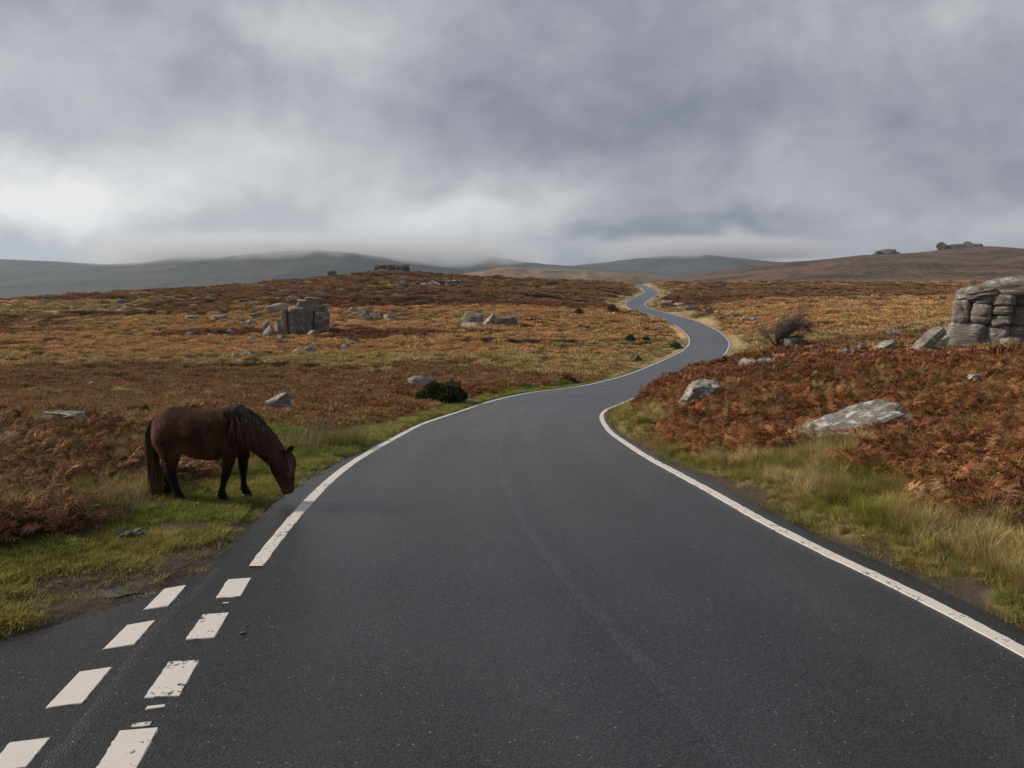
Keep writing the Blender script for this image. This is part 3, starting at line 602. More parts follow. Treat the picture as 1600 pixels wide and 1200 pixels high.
def scatter(name, coll, P, rot, scl, idx, tint, label, cat):
    me = bpy.data.meshes.new(name); n = len(P)
    me.vertices.add(n); me.vertices.foreach_set('co', np.asarray(P, np.float32).ravel())
    me.attributes.new('rot', 'FLOAT_VECTOR', 'POINT').data.foreach_set('vector', np.asarray(rot, np.float32).ravel())
    me.attributes.new('scl', 'FLOAT_VECTOR', 'POINT').data.foreach_set('vector', np.asarray(scl, np.float32).ravel())
    me.attributes.new('idx', 'INT', 'POINT').data.foreach_set('value', np.asarray(idx, np.int32))
    me.attributes.new('tint', 'FLOAT_COLOR', 'POINT').data.foreach_set('color', np.concatenate([tint, np.ones((n, 1))], 1).astype(np.float32).ravel())
    o = bpy.data.objects.new(name, me); COL.objects.link(o)
    g = bpy.data.node_groups.new(name + '_cover', 'GeometryNodeTree')
    g.interface.new_socket('Geometry', in_out='INPUT', socket_type='NodeSocketGeometry'); g.interface.new_socket('Geometry', in_out='OUTPUT', socket_type='NodeSocketGeometry')
    gi, go = g.nodes.new('NodeGroupInput'), g.nodes.new('NodeGroupOutput'); ci = g.nodes.new('GeometryNodeCollectionInfo'); ci.inputs['Collection'].default_value = coll; ci.inputs['Separate Children'].default_value = True; ci.inputs['Reset Children'].default_value = True
    ip = g.nodes.new('GeometryNodeInstanceOnPoints'); ip.inputs['Pick Instance'].default_value = True
    def na(nm, ty):
        a = g.nodes.new('GeometryNodeInputNamedAttribute'); a.data_type = ty; a.inputs['Name'].default_value = nm; return a.outputs['Attribute']
    g.links.new(gi.outputs[0], ip.inputs['Points']); g.links.new(ci.outputs[0], ip.inputs['Instance']); g.links.new(na('idx', 'INT'), ip.inputs['Instance Index'])
    g.links.new(na('rot', 'FLOAT_VECTOR'), ip.inputs['Rotation']); g.links.new(na('scl', 'FLOAT_VECTOR'), ip.inputs['Scale']); g.links.new(ip.outputs[0], go.inputs[0])
    md = o.modifiers.new('cover', 'NODES'); md.node_group = g
    tag(o, label, cat, kind='stuff'); return o
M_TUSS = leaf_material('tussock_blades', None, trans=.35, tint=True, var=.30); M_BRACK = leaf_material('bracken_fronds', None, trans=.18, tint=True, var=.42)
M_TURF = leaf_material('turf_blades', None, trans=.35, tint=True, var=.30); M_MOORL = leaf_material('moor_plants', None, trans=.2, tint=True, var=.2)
C_TUSS = proto_set('tussock', [tuft(10 + i, 130, .13, .22, .52, .006, 4, .38, 1.5, .25 * (i % 2)).mesh('tussock', M_TUSS) for i in range(5)])
C_TURF = proto_set('turf', [tuft(30 + i, 70, .11, .03, .10, .0055, 2, .5, .9).mesh('turf', M_TURF) for i in range(4)])
C_BRK = proto_set('bracken', [bracken_plant(50 + i, 5, .45, .85).mesh('bracken', M_BRACK) for i in range(6)])
C_BRKF = proto_set('bracken_small', [bracken_plant(70 + i, 6, .45, .8, False).mesh('bracken_small', M_BRACK) for i in range(5)])
C_MOOR = proto_set('moor_plant', [mound(90 + i, 150, .45, .55, .45).mesh('moor_plant', M_MOORL) for i in range(3)] + [tuft(95 + i, 110, .55, .5, 1.15, .05, 3, .35, 1.2).mesh('moor_plant', M_MOORL) for i in range(3)])

def sample(n, y0, y1, wide, extra=2.0):
    """random spots, evenly spread in log distance so that spacing grows with distance"""
    Y = y0 * (y1 / y0) ** rng.random(n); X = (rng.random(n) * 2 - 1) * (wide * Y + extra); return X, Y
def sample_area(n, x0, x1, y0, y1): return x0 + (x1 - x0) * rng.random(n), y0 + (y1 - y0) * rng.random(n)
def rots(n, tilt=.15): return np.stack([rng.normal(0, tilt, n), rng.normal(0, tilt, n), rng.random(n) * 6.283], 1)
HOLES = []       # (x, y, radius) kept free of tall plants: the rocks, the pony's feet
def keep(X, Y, k=1.0):
    m = np.ones(len(X), bool)
    for x, y, r in HOLES: m &= ((X - x) ** 2 + (Y - y) ** 2) > (r * k) ** 2
    return m
def put(name, coll, nidx, X, Y, s, sz, tint, label, cat, tilt=.15, idx=None, sink=0.0):
    Z = zt(X, Y) - sink; n = len(X)
    scl = np.stack([s, s, s * sz], 1); idx = rng.integers(0, nidx, n) if idx is None else idx
    return scatter(name, coll, np.stack([X, Y, Z], 1), rots(n, tilt), scl, idx, tint, label, cat)
def jitter(c, n, amt=.25): return np.clip(c * (1 + rng.normal(0, amt, (n, 1))) * (1 + rng.normal(0, .08, (n, 3))), .004, 1)
def grow_cover():
    # short turf on the verges
    X, Y = sample(150000, 3.4, 42, .85); d, side = road_dist(X, Y); w = veg(X, Y); md = mud(X, Y)
    p = (w[:, 0] + .35 * w[:, 1] + .15 * w[:, 2]) * (d > .02 + .05 * rng.random(len(X))) * (1 - .93 * md) * np.where(d < .25, .5, 1)
    k = rng.random(len(X)) < p; X, Y, d, w, side = X[k], Y[k], d[k], w[k], side[k]; n = len(X)
    mixc = np.clip(.5 + .9 * fbm(X / .9, Y / .9, 3, 611), 0, 1)[:, None]
    mixc = np.clip(mixc + (side > 0)[:, None] * .35, 0, 1); c = jitter(np.array([[.135, .160, .036]]) * (1 - mixc) + np.array([[.235, .200, .070]]) * mixc, n, .22)
    put('verge_turf', C_TURF, 4, X, Y, rng.uniform(.7, 1.35, n) * (1 + np.clip(Y - 8, 0, 40) * .035), np.where(side < 0, .5, .8), c, 'short green and yellowing turf growing along the road verges', 'turf')
    # straw tussocks
    X, Y = sample(32000, 3.6, 75, .85); d, side = road_dist(X, Y); w = veg(X, Y); md = mud(X, Y)
    p = (w[:, 1] * np.where((side < 0) & (Y < 9), .3, 1.0) + .40 * w[:, 2] + .5 * w[:, 4] + .25 * w[:, 3] + .3 * w[:, 0] * (side > 0) + .01 * w[:, 0]) * (d > .10 + .2 * rng.random(len(X))) * (1 - md)
    k = (rng.random(len(X)) < p) & keep(X, Y, .8); X, Y, d, w, side = X[k], Y[k], d[k], w[k], side[k]; n = len(X)
    g = np.clip(.30 + 1.4 * fbm(X / 1.6, Y / 1.6, 3, 621) + .8 * np.exp(-(d / .5) ** 2), 0, 1)[:, None]
    c = jitter(np.array([[.35, .270, .130]]) * (1 - g) + np.array([[.150, .145, .036]]) * g, n, .32)
    put('tussock_grass', C_TUSS, 5, X, Y, rng.uniform(.34, .72, n) * np.where(d < .5, .6, 1) * (1 + np.clip(Y - 25, 0, 50) * .01), rng.uniform(.8, 1.1, n), c, 'straw coloured tussock grass with greener bases beside the road', 'grass')
    # bracken near
    X, Y = sample(43000, 4.0, 34, .95); d, side = road_dist(X, Y); w = veg(X, Y)
    p = w[:, 2] * (d > .5) * np.where((side < 0) & (Y > 14.5), .25, 1.0); k = (rng.random(len(X)) < p) & keep(X, Y); X, Y, d = X[k], Y[k], d[k]; n = len(X)
    h = np.clip(.5 + 1.0 * fbm(X / 1.8, Y / 1.8, 3, 631), 0, 1)[:, None]
    c = jitter((np.array([[.126, .049, .025]]) * (1 - h) + np.array([[.205, .100, .046]]) * h) * np.where(X[:, None] < 0, np.array([[1.0, 1.25, 1.5]]), 1.0), n, .3); pale = rng.random(n) < .05; c[pale] = c[pale] * 1.3 + .03
    put('bracken', C_BRK, 6, X, Y, rng.uniform(.26, .58, n), rng.uniform(.7, 1.05, n), c, 'dead rust brown bracken covering the banks beside the road', 'bracken', .25)
    # bracken farther off
    X, Y = sample(42000, 30, 150, .95); d, side = road_dist(X, Y); w = veg(X, Y)
    p = w[:, 2] * (d > 1.2); k = (rng.random(len(X)) < p) & keep(X, Y); X, Y, d = X[k], Y[k], d[k]; n = len(X)
    h = np.clip(.5 + 1.0 * fbm(X / 4, Y / 4, 3, 641), 0, 1)[:, None]
    c = jitter(np.array([[.152, .066, .034]]) * (1 - h) + np.array([[.230, .122, .058]]) * h, n, .25)
    put('bracken', C_BRKF, 5, X, Y, rng.uniform(.55, .95, n) * (1 + np.clip(Y - 30, 0, 120) * .010), rng.uniform(.5, .8, n), c, 'dead rust brown bracken spread over the moor slopes', 'bracken', .25)
    # moor grass, heather and rough cushions over the whole moor
    X, Y = sample(210000, 13, 520, .98); d, side = road_dist(X, np.minimum(Y, 590)); w = veg(X, Y)
    cls = (w.cumsum(1) > rng.random(len(X))[:, None]).argmax(1)
    pk = np.array([.30, .55, .5, .9, .9, .9])[cls]; k = (d > .5 + .006 * Y) & (rng.random(len(X)) < pk) & keep(X, Y) & ~((Y < 24) & (cls < 3)); X, Y, cls, d = X[k], Y[k], cls[k], d[k]; n = len(X)
    cc = np.array([[.10, .115, .030], [.30, .225, .105], [.158, .075, .040], [.195, .114, .059], [.36, .228, .108], [.066, .052, .034]])[cls]  # brown and golden tints also carry painted cloud shade and sun
    dark = rng.random(n) < .07 * smooth((Y - 30) / 40); cc[dark] *= .5
    c = jitter(cc, n, .10); s = np.clip(.15 + .0048 * Y, .2, 2.2) * rng.uniform(.6, 1.4, n)
    idx = np.where((cls == 5) | (cls == 2) | (rng.random(n) < .35), rng.integers(0, 3, n), rng.integers(3, 6, n))
    big = rng.random(n) < .05; s[big] *= 1.4
    s *= np.clip(d / (1.5 + .01 * Y), .35, 1)
    sz = np.where(idx < 3, rng.uniform(.5, .85, n), rng.uniform(.35, .6, n)) * np.clip(1.15 - Y / 500, .45, 1)
    put('moor_grass', C_MOOR, 6, X, Y, s, sz, c, 'brown and golden moor grass with sun and cloud shade in its tints, heather and low scrub on the open moor', 'moorland', .12, idx, .02)
# ------------------------------------------------------------------ rocks
def rock_mesh(name, size, seed, kind='boulder', sub=3, mat=None, rough=.17):
    """angular weathered stone: a sphere cut by random planes, then roughened; its base at z = 0"""
    r = random.Random(seed); bm = bmesh.new(); bmesh.ops.create_icosphere(bm, subdivisions=sub, radius=1.0)
    pls = []
    for i in range(11 if kind == 'boulder' else 8):
        n = Vector((r.gauss(0, 1), r.gauss(0, 1), r.gauss(0, .8))).normalized(); pls.append((n, r.uniform(.42, .80)))
    if kind == 'slab': pls += [(Vector((0.06, 0.05, 1)).normalized(), .45), (Vector((0, 0, -1)), .5)]
    if kind == 'wedge': pls += [(Vector((-.45, -.1, 1)).normalized(), .35), (Vector((.9, -.2, .2)).normalized(), .6)]
    o1, o2 = r.uniform(0, 99), r.uniform(0, 99)
    P = np.array([v.co for v in bm.verts])
    for n, d in pls:
        k = np.maximum(P @ np.array(n) - d, 0); P = P - k[:, None] * np.array(n)[None] * .985
    P = P * (1 + rough * fbm(P[:, 0] * 2.2 + o1, P[:, 1] * 2.2 + P[:, 2] * 1.7 + o2, 4, seed) + rough * .8 * fbm(P[:, 2] * 3.4 + o2, P[:, 0] * 3 - P[:, 1] * 2.4 + o1, 4, seed + 3, .6))[:, None]
    for v, p in zip(bm.verts, P): v.co = p
    mn = [min(v.co[i] for v in bm.verts) for i in range(3)]; mx = [max(v.co[i] for v in bm.verts) for i in range(3)]
    for v in bm.verts:
        v.co = Vector([((v.co[i] - mn[i]) / (mx[i] - mn[i]) - (.5 if i < 2 else 0)) * size[i] for i in range(3)])
    me = bpy.data.meshes.new(name); bm.to_mesh(me); bm.free(); me.polygons.foreach_set('use_smooth', [True] * len(me.polygons)); me.set_sharp_from_angle(angle=.45)
    if mat: me.materials.append(mat)
    return me
def rock(u0, u1, v0, v1, label, Z=None, mat=None, kind='boulder', depth=.8, seed=None, sink=.25, rz=None, tilt=(0, 0), name='boulder', group=None, grow=1.0, hole=True):
    """stone whose outline spans pixels u0..u1, v0..v1; v1 is where it meets the ground"""
    uc = (u0 + u1) / 2; g = hit(uc, v1) if Z is None else at_depth(uc, Z); D = g.y
    w = (u1 - u0) / F * D * grow; h = (v1 - v0) / F * D * grow; seed = seed if seed is not None else int(uc * 7 + v1 * 13)
    if Z is not None:      # keep the top where the picture shows it
        q = ray(uc, v0); top = CAM_H + q[2] / q[1] * D; h = max(h, top - g.z)
    g.y += w * depth * .35
    me = rock_mesh(name, (w * 1.06, w * depth, h * (1 + sink)), seed, kind, 4 if (u1 - u0) > 45 else 3, mat or M_ROCK)
    o = bpy.data.objects.new(name, me); COL.objects.link(o); o.location = (g.x, g.y, g.z - h * sink); o.rotation_euler = (tilt[0], tilt[1], random.Random(seed).uniform(-.3, .3) if rz is None else rz)
    tag(o, label, 'rock', group)
    if hole: HOLES.append((g.x, g.y, max(.15, w * .45)))
    return o
def block_mesh(name, sx, sy, sz, seed, mat, rnd=.16, n=7, rough=.05, taper=0.0, skew=0.0, strata=0.0):
    """weathered granite block: a box with rounded arrises, bulging and uneven; base at z = 0"""
    bm = bmesh.new(); bmesh.ops.create_cube(bm, size=2.0); bmesh.ops.subdivide_edges(bm, edges=bm.edges[:], cuts=n, use_grid_fill=True)
    pw = 1 / rnd * .8
    P = np.array([v.co for v in bm.verts]); Q = P / ((np.abs(P) ** pw).sum(1) ** (1 / pw))[:, None]
    A = fbm(Q[:, 0] * 1.6 + seed * 3.1 + Q[:, 2], Q[:, 1] * 1.6 - Q[:, 2] * 1.3, 4, seed); B = fbm(Q[:, 2] * 2.6 + seed, Q[:, 0] * 2.4 + Q[:, 1] * 2.4, 4, seed + 7, .6); C = fbm(Q[:, 2] * 5 + seed, Q[:, 0] * .8 + Q[:, 1] * .8, 3, seed + 17)
    Q = Q * (1 + rough * 1.5 * A + rough * B)[:, None]; Q[:, :2] *= (1 + rough * .9 * C - strata * np.abs(np.sin(Q[:, 2] * 5 + 2.2 * A + seed)) ** 8 + strata * .8 * vnoise(np.floor(Q[:, 2] * 2.86 + seed + .4 * A), Q[:, 2] * 0, seed))[:, None]
    tz = (Q[:, 2] + 1) / 2
    for v, q, z in zip(bm.verts, Q, tz): v.co = (q[0] * sx / 2 * (1 - taper * z) + skew * z * sz, q[1] * sy / 2 * (1 - taper * z), z * sz)
    me = bpy.data.meshes.new(name); bm.to_mesh(me); bm.free(); me.polygons.foreach_set('use_smooth', [True] * len(me.polygons)); me.materials.append(mat); return me
def block(parent, x, y, z, sx, sy, sz, seed, mat, rot=(0, 0, 0), name='block', **kw):
    o = bpy.data.objects.new(name, block_mesh(name, sx, sy, sz, seed, mat, **kw)); COL.objects.link(o); o.parent = parent; o.location = (x, y, z); o.rotation_euler = rot; return o

# the tor on the right: jointed granite stack
def right_tor():
    Z = 40.0; g = at_depth(1540, Z); ph = math.atan2(g.x, g.y); s = Z / F * math.cos(ph)
    def X(u): return (u - 1540) * s
    def Zz(v): q = ray(1540, v); return CAM_H + q[2] / q[1] * Z - g.z
    t = empty('granite_tor', g); tag(t, 'massive grey granite tor of rounded stacked blocks with mossy cap', 'rock outcrop'); t.rotation_euler = (0, 0, -ph)
    def b(u0, u1, v0, v1, y, sy, seed, **kw):
        z0 = Zz(v1); return block(t, X((u0 + u1) / 2), y + sy / 2, z0, (u1 - u0) * s * 1.06, sy, (Zz(v0) - z0) * 1.04, seed, M_TOR, **kw)
    b(1479, 1541, 505, 553, -.15, 2.0, 1, rnd=.15, n=12, rough=.08, taper=.08); b(1538, 1577, 507, 553, .05, 2.0, 2, rnd=.16, n=10, taper=.06); b(1572, 1640, 506, 556, .75, 1.8, 3, rnd=.16)
    b(1485, 1513, 470, 508, -.10, 1.9, 4, rnd=.16, n=10, rough=.07); b(1511, 1548, 474, 509, -.10, 2.0, 5, rnd=.19, n=12); b(1546, 1578, 492, 511, -.05, 2.0, 6, rnd=.2, rough=.07); b(1546, 1580, 477, 494, -.03, 2.0, 7, rnd=.2, rough=.07)
    b(1576, 1650, 478, 512, .7, 1.8, 8, rnd=.16); b(1513, 1549, 459, 479, .02, 1.8, 9, rnd=.2, skew=.1); b(1546, 1582, 459, 479, .0, 1.8, 10, rnd=.17); b(1578, 1660, 455, 481, .6, 1.7, 11, rnd=.18)
    c = b(1487, 1570, 446, 473, -.12, 2.2, 12, rnd=.32, n=14, rough=.11, taper=.10); c.rotation_euler = (0, -.21, .05); c.location.z += .02
    c = b(1535, 1625, 434, 466, .10, 2.2, 13, rnd=.24, n=10, rough=.07); c.rotation_euler = (0, -.06, .1)
    c = b(1600, 1690, 446, 480, .5, 1.9, 14, rnd=.24); c.rotation_euler = (0, .12, .2)
    HOLES.append((g.x + .6, g.y + .9, 2.0)); HOLES.append((g.x - .6, g.y + .6, 1.3))
right_tor()
# the tor in the left middle distance: bedded stack with split leaves on its left
def left_tor():
    g = hit(476, 524); Z = g.y; ph = math.atan2(g.x, g.y); s = Z / F * math.cos(ph)
    def X(u): return (u - 476) * s
    def Zz(v): q = ray(476, v); return CAM_H + q[2] / q[1] * Z - g.z
    t = empty('granite_tor', g); tag(t, 'layered granite tor with split upright slabs, standing alone on the slope', 'rock outcrop'); t.rotation_euler = (0, 0, -ph - .12)
    def b(u0, u1, v0, v1, y, sy, seed, **kw):
        q = random.Random(seed * 3 + 1); z0 = Zz(v1); return block(t, X((u0 + u1) / 2) + q.gauss(0, .05), (y + sy / 2) + q.gauss(0, .12), z0, (u1 - u0) * s * q.uniform(.97, 1.04), sy, (Zz(v0) - z0) * 1.06, seed, M_LTOR, rot=(q.gauss(0, .03), q.gauss(0, .035), q.gauss(0, .10)), **kw)
    k = dict(rnd=.075, n=9, rough=.085); D = 3.6
    kk = dict(rnd=.10, n=18, rough=.075, strata=.06)
    b(449, 476, 483, 531, .0, D, 21, **kk); b(473.5, 490, 480, 529, .22, D, 22, **kk); b(487, 511, 489, 528, .1, D, 23, **kk)
    b(461, 508, 479, 488, .5, D, 29, **k); b(463, 490, 470, 480, .8, 3.0, 30, **k); c = b(476, 503, 466, 481, 1.0, 3.0, 31, **k); c.rotation_euler = (0, .08, 0)
    b(446, 451, 485, 527, -.2, 2.6, 32, rnd=.055, n=6); b(442.5, 445.5, 485, 524, .1, 2.2, 33, rnd=.055, n=6); b(455, 462, 512, 528, -.45, 1.0, 34, rnd=.055, n=5)
    HOLES.append((g.x, g.y + 1.8, 3.2))
    return g
LT = left_tor()
ROCKS = [
 # u0, u1, v0, v1, depth distance or None, material, kind, depth, label
 (1262, 1420, 622, 694, 12.4, M_PALE, 'slab', .55, 'long white lichened slab half buried in bracken and grass on the bank'),
 (1066, 1132, 586, 624, 19.5, M_PALE, 'wedge', .7, 'pale angular boulder tilted up in bracken near the bend'),
 (1160, 1178, 568, 577, 30, M_PALE, 'boulder', .8, None), (1176, 1190, 570, 578, 30, M_PALE, 'boulder', .8, None), (1190, 1206, 570, 578, 30.3, M_PALE, 'boulder', .8, None), (1205, 1216, 571, 577, 30.6, M_PALE, 'boulder', .8, None),
 (1519, 1546, 593, 606, 18, M_PALE, 'slab', .7, 'small white lichened stone alone in bracken below the mossy-capped tor'),
 (1372, 1404, 531, 552, 36, M_PALE, 'wedge', .7, 'pale wedge shaped boulder left of the leaning slab'), (1345, 1362, 536, 549, 36, M_ROCK, 'boulder', .8, 'small grey boulder between bracken and the pale wedge boulder'),
 (1311, 1330, 555, 565, 34, M_PALE, 'boulder', .8, None), (1328, 1340, 551, 560, 34.5, M_PALE, 'boulder', .8, None), (1392, 1422, 515, 525, None, M_PALE, 'slab', .7, 'flat pale rock on straw grass behind the leaning slab'),
 (1462, 1488, 524, 548, 38.5, M_TOR, 'boulder', .8, 'rounded grey boulder wedged against the foot of the mossy-capped tor'), (1464, 1484, 508, 524, 42, M_TOR, 'boulder', .9, 'dark boulder behind the leaning slab'),
 (1572, 1606, 538, 556, 37, M_TOR, 'boulder', .8, 'low grey boulder in bracken right of the mossy-capped tor'),
 (1228, 1264, 529, 549, None, M_FAR, 'slab', .8, 'dark flat topped rock beside the bare windswept shrub'), (1212, 1232, 537, 548, None, M_ROCK, 'boulder', .8, 'low grey stone under the bare windswept shrub'),
 (1267, 1285, 548, 556, None, M_PALE, 'boulder', .8, 'pale stone in bracken right of the dark flat topped rock'),
 (1100, 1118, 484, 490, None, M_PALE, 'slab', .8, None), (1117, 1132, 485, 491, None, M_PALE, 'slab', .8, None), (1134, 1151, 489, 496, None, M_PALE, 'boulder', .8, None), (1158, 1172, 494, 501, None, M_PALE, 'boulder', .8, None), (1170, 1186, 496, 503, None, M_PALE, 'boulder', .8, None), (1188, 1203, 504, 511, None, M_PALE, 'boulder', .8, None),
 (1034, 1052, 469, 475, None, M_PALE, 'slab', .8, None), (1054, 1070, 473, 478, None, M_PALE, 'slab', .8, None), (1070, 1086, 477, 485, None, M_ROCK, 'boulder', .8, 'dark boulder in the line of pale stones beside the winding road'), (1042, 1050, 456, 461, None, M_PALE, 'boulder', .8, 'small pale stone beside the last visible bend of the road'),
 (409, 446, 620, 650, 22, M_PALE, 'wedge', .8, 'white lichened boulder in bracken just beyond the pony'), (36, 118, 693, 712, 13.5, M_PALE, 'slab', .6, 'flat lichened mossy slab among bracken behind the pony'),
 (634, 674, 588, 608, 39, M_ROCK, 'boulder', .8, 'grey boulder standing left of the big gorse bush'), (131, 151, 596, 608, None, M_ROCK, 'boulder', .8, 'lone blue grey boulder on the brown slope beyond the pony'), (56, 71, 621, 631, None, M_PALE, 'boulder', .8, 'small white stone in the brown hollow beyond the pony'),
 (409, 421, 500, 519, None, M_ROCK, 'boulder', .9, 'upright stone at the far left of the split slabs'), (411, 428, 508, 528, None, M_ROCK, 'boulder', .9, 'squat block left of the split upright slabs'), (427, 443, 499, 522, None, M_ROCK, 'boulder', .9, 'block leaning beside the split upright slabs'),
 (447, 466, 462, 472, None, M_ROCK, 'slab', .8, 'flat perched rock behind the layered tor'), (415, 443, 473, 491, None, M_ROCK, 'wedge', .8, 'long sloping slab left behind the layered tor'), (390, 410, 486, 498, None, M_ROCK, 'wedge', .8, 'sloping slab down slope of the long sloping slab'), (370, 398, 499, 512, None, M_ROCK, 'wedge', .8, 'tilted pale slab at the left end of the stony ridge'),
 (386, 403, 525, 532, None, M_ROCK, 'slab', .8, 'flat stone below the squat block at the left end of the layered tor'), (431, 448, 524, 533, None, M_ROCK, 'slab', .8, 'flat stone at the foot of the split upright slabs'), (478, 497, 516, 525, None, M_ROCK, 'slab', .8, 'flat stone at the front foot of the layered tor'), (473, 496, 541, 553, None, M_ROCK, 'boulder', .7, 'broad stone of a touching pair down slope from the layered tor'), (455, 475, 543, 553, None, M_ROCK, 'boulder', .7, 'narrower stone of a touching pair down slope from the layered tor'), (437, 447, 543, 552, None, M_PALE, 'boulder', .8, 'small pale stone beside the touching pair below the layered tor'), (374, 397, 547, 560, None, M_ROCK, 'boulder', .7, 'largest block of the lowest stones down slope from the tor'), (368, 380, 545, 553, None, M_PALE, 'boulder', .8, 'small pale stone just behind the largest of the lowest blocks'), (359, 371, 551, 559, None, M_ROCK, 'boulder', .8, 'small dark stone at the end of the lowest blocks'), (538, 561, 525, 536, None, M_ROCK, 'slab', .7, 'wider flat stone in bracken below the slab cluster'), (531, 546, 538, 546, None, M_ROCK, 'slab', .7, 'lower smaller flat stone in bracken below the slab cluster'),
 (284, 303, 516, 526, None, M_ROCK, 'wedge', .8, None), (323, 335, 521, 529, None, M_PALE, 'boulder', .8, None), (286, 306, 493, 500, None, M_ROCK, 'boulder', .8, None), (325, 352, 492, 500, None, M_ROCK, 'slab', .8, None), (354, 366, 514, 522, None, M_PALE, 'boulder', .8, None), (176, 194, 468, 477, None, M_FAR, 'boulder', .8, None), (60, 92, 461, 467, None, M_FAR, 'slab', .8, None), (0, 8, 548, 556, None, M_ROCK, 'boulder', .8, None), (112, 128, 479, 484, None, M_FAR, 'slab', .8, None),
 (542, 568, 480, 489, None, M_ROCK, 'slab', .8, 'highest thin slab at the tor end of the slab cluster'), (560, 581, 484, 495, None, M_ROCK, 'slab', .8, None), (567, 577, 493, 503, None, M_ROCK, 'boulder', .8, 'small low boulder under the slab cluster'), (577, 597, 488, 501, None, M_ROCK, 'slab', .8, None), (596, 620, 491, 502, None, M_ROCK, 'slab', .8, 'slab at the road end of the slab cluster'),
 (720, 756, 489, 506, None, M_ROCK, 'slab', .7, 'dark low outcrop stone beside the barrel shaped boulder'), (755, 776, 489, 511, None, M_ROCK, 'boulder', .8, 'barrel shaped pale boulder standing alone on golden grass'), (773, 808, 494, 510, None, M_FAR, 'wedge', .7, 'sloping slab with shade in its dark colour running right from the barrel shaped boulder'), (719, 753, 504, 513, None, M_ROCK, 'slab', .7, 'low mossy stone in front of the dark outcrop stone'),  # the sloping slab's dark granite paints in the shadowed face of the outcrop
]
GROUPS = [((1150, 1220, 560, 580), 'white stone of a short row in bracken on the bank', 'row of white stones in bracken'), ((1300, 1345, 545, 570), 'small white stone low in bracken left of the pale wedge boulder', 'small stones left of the wedge boulder'),
 ((1030, 1210, 450, 515), 'pale stone in the broken line beside the winding road', 'line of stones beside the far road'), ((355, 500, 514, 565), 'weathered stone lying below the layered tor', 'stones lying below the layered tor'), ((525, 565, 520, 550), 'flat stone in bracken right of the layered tor', 'flat stones right of the tor'),
 ((540, 625, 478, 505), 'flat grey slab in the cluster right of the layered tor', 'slab cluster right of the tor'), ((275, 370, 488, 530), 'grey stone on the slope left of the layered tor', 'stones left of the tor'), ((0, 200, 455, 560), 'dark stone on the far left moor slope', 'stones on the far left slope')]
for (u0, u1, v0, v1, Z, m, kind, dep, lab) in ROCKS[2:]:
    grp = None
    if lab is None:
        for (a, b, c, d), gl, gn in GROUPS:
            if a <= u0 <= b and c <= v1 <= d: lab, grp = gl, gn; break
    if Z is not None and m is M_PALE and u1 - u0 < 30: u0 -= 3; u1 += 3; v0 -= 7
    rock(u0, u1, v0, v1, lab, Z, m, kind, dep, group=grp, name='slab' if kind == 'slab' else 'boulder')
# long lichened slab in the bank, tilted up to the right
g = at_depth(1338, 12.4); o = bpy.data.objects.new('slab', block_mesh('slab', 1.42, .85, .26, 45, M_PALE, rnd=.12, n=18, rough=.13)); COL.objects.link(o)
o.location = (g.x + .20, g.y + .3, g.z + .01); o.rotation_euler = (.16, -.29, .10); tag(o, ROCKS[0][8], 'rock')
for k in (-.5, 0, .5): HOLES.append((g.x + k, g.y + .35, .42))
g = at_depth(1094, 19.5); o = bpy.data.objects.new('boulder', block_mesh('boulder', .62, .6, .60, 47, M_PALE, rnd=.08, n=16, rough=.17, skew=.55)); COL.objects.link(o)
o.location = (g.x - .12, g.y + .2, g.z - .12); o.rotation_euler = (.05, .06, -.1); tag(o, ROCKS[1][8], 'rock'); HOLES.append((g.x + .05, g.y + .25, .45))
# leaning slab beside the right tor
g = at_depth(1437, 38.0); o = bpy.data.objects.new('slab', block_mesh('slab', .46, .8, 2.1, 44, M_TOR, rnd=.12, n=8)); COL.objects.link(o)
o.location = (g.x - .45, g.y, g.z - .25); o.rotation_euler = (.05, .80, .1); tag(o, 'pale rectangular slab leaning steeply to the right beside the mossy-capped tor', 'rock'); HOLES.append((g.x, g.y, .6))
# summit tor on the left crest, its outliers and its clitter
def summit():
    g = at_depth(613, 300); Z = 300; s = Z / F; z0 = g.z
    t = empty('summit_tor', g); tag(t, 'flat topped dark granite tor crowning the left hill crest', 'rock outcrop')
    def Zz(v): q = ray(613, v); return CAM_H + q[2] / q[1] * Z - z0
    for i, (u0, u1, v0, v1, y) in enumerate([(586, 604, 413.5, 430, 0), (602, 622, 412.5, 429, .6), (620, 640, 413, 427, 0), (590, 612, 421, 431, -2), (612, 632, 422, 430, -1.6)]):
        block(t, (( u0 + u1) / 2 - 613) * s, y + 2.5, min(Zz(v1), 0) - 1, (u1 - u0) * s * 1.03, 5, Zz(v0) - min(Zz(v1), 0) + 1, 60 + i, M_FAR, rnd=.12, n=6, rough=.07)
summit()
for (u0, u1, v0, v1, lab) in [(565, 578, 426, 434, None), (575, 588, 423, 432, None), (572, 586, 432, 442, None), (514, 528, 430, 441, 'dark cube like boulder alone on the left skyline'), (414, 436, 442, 448, 'low rocks on the left skyline far from the summit tor'), (648, 664, 422, 431, None), (662, 678, 424, 432, None), (676, 692, 427, 434, None), (540, 560, 433, 438, None)]:
    rock(u0, u1, v0 + (0 if lab else 3), v1 + 1, lab or 'dark outlying boulder around the flat topped summit tor', at_depth((u0 + u1) / 2, 285 if v1 > 431 else 296).y, M_FAR, 'boulder', .8, group=None if lab else 'outliers of the summit tor', hole=False)
_r = random.Random(8)
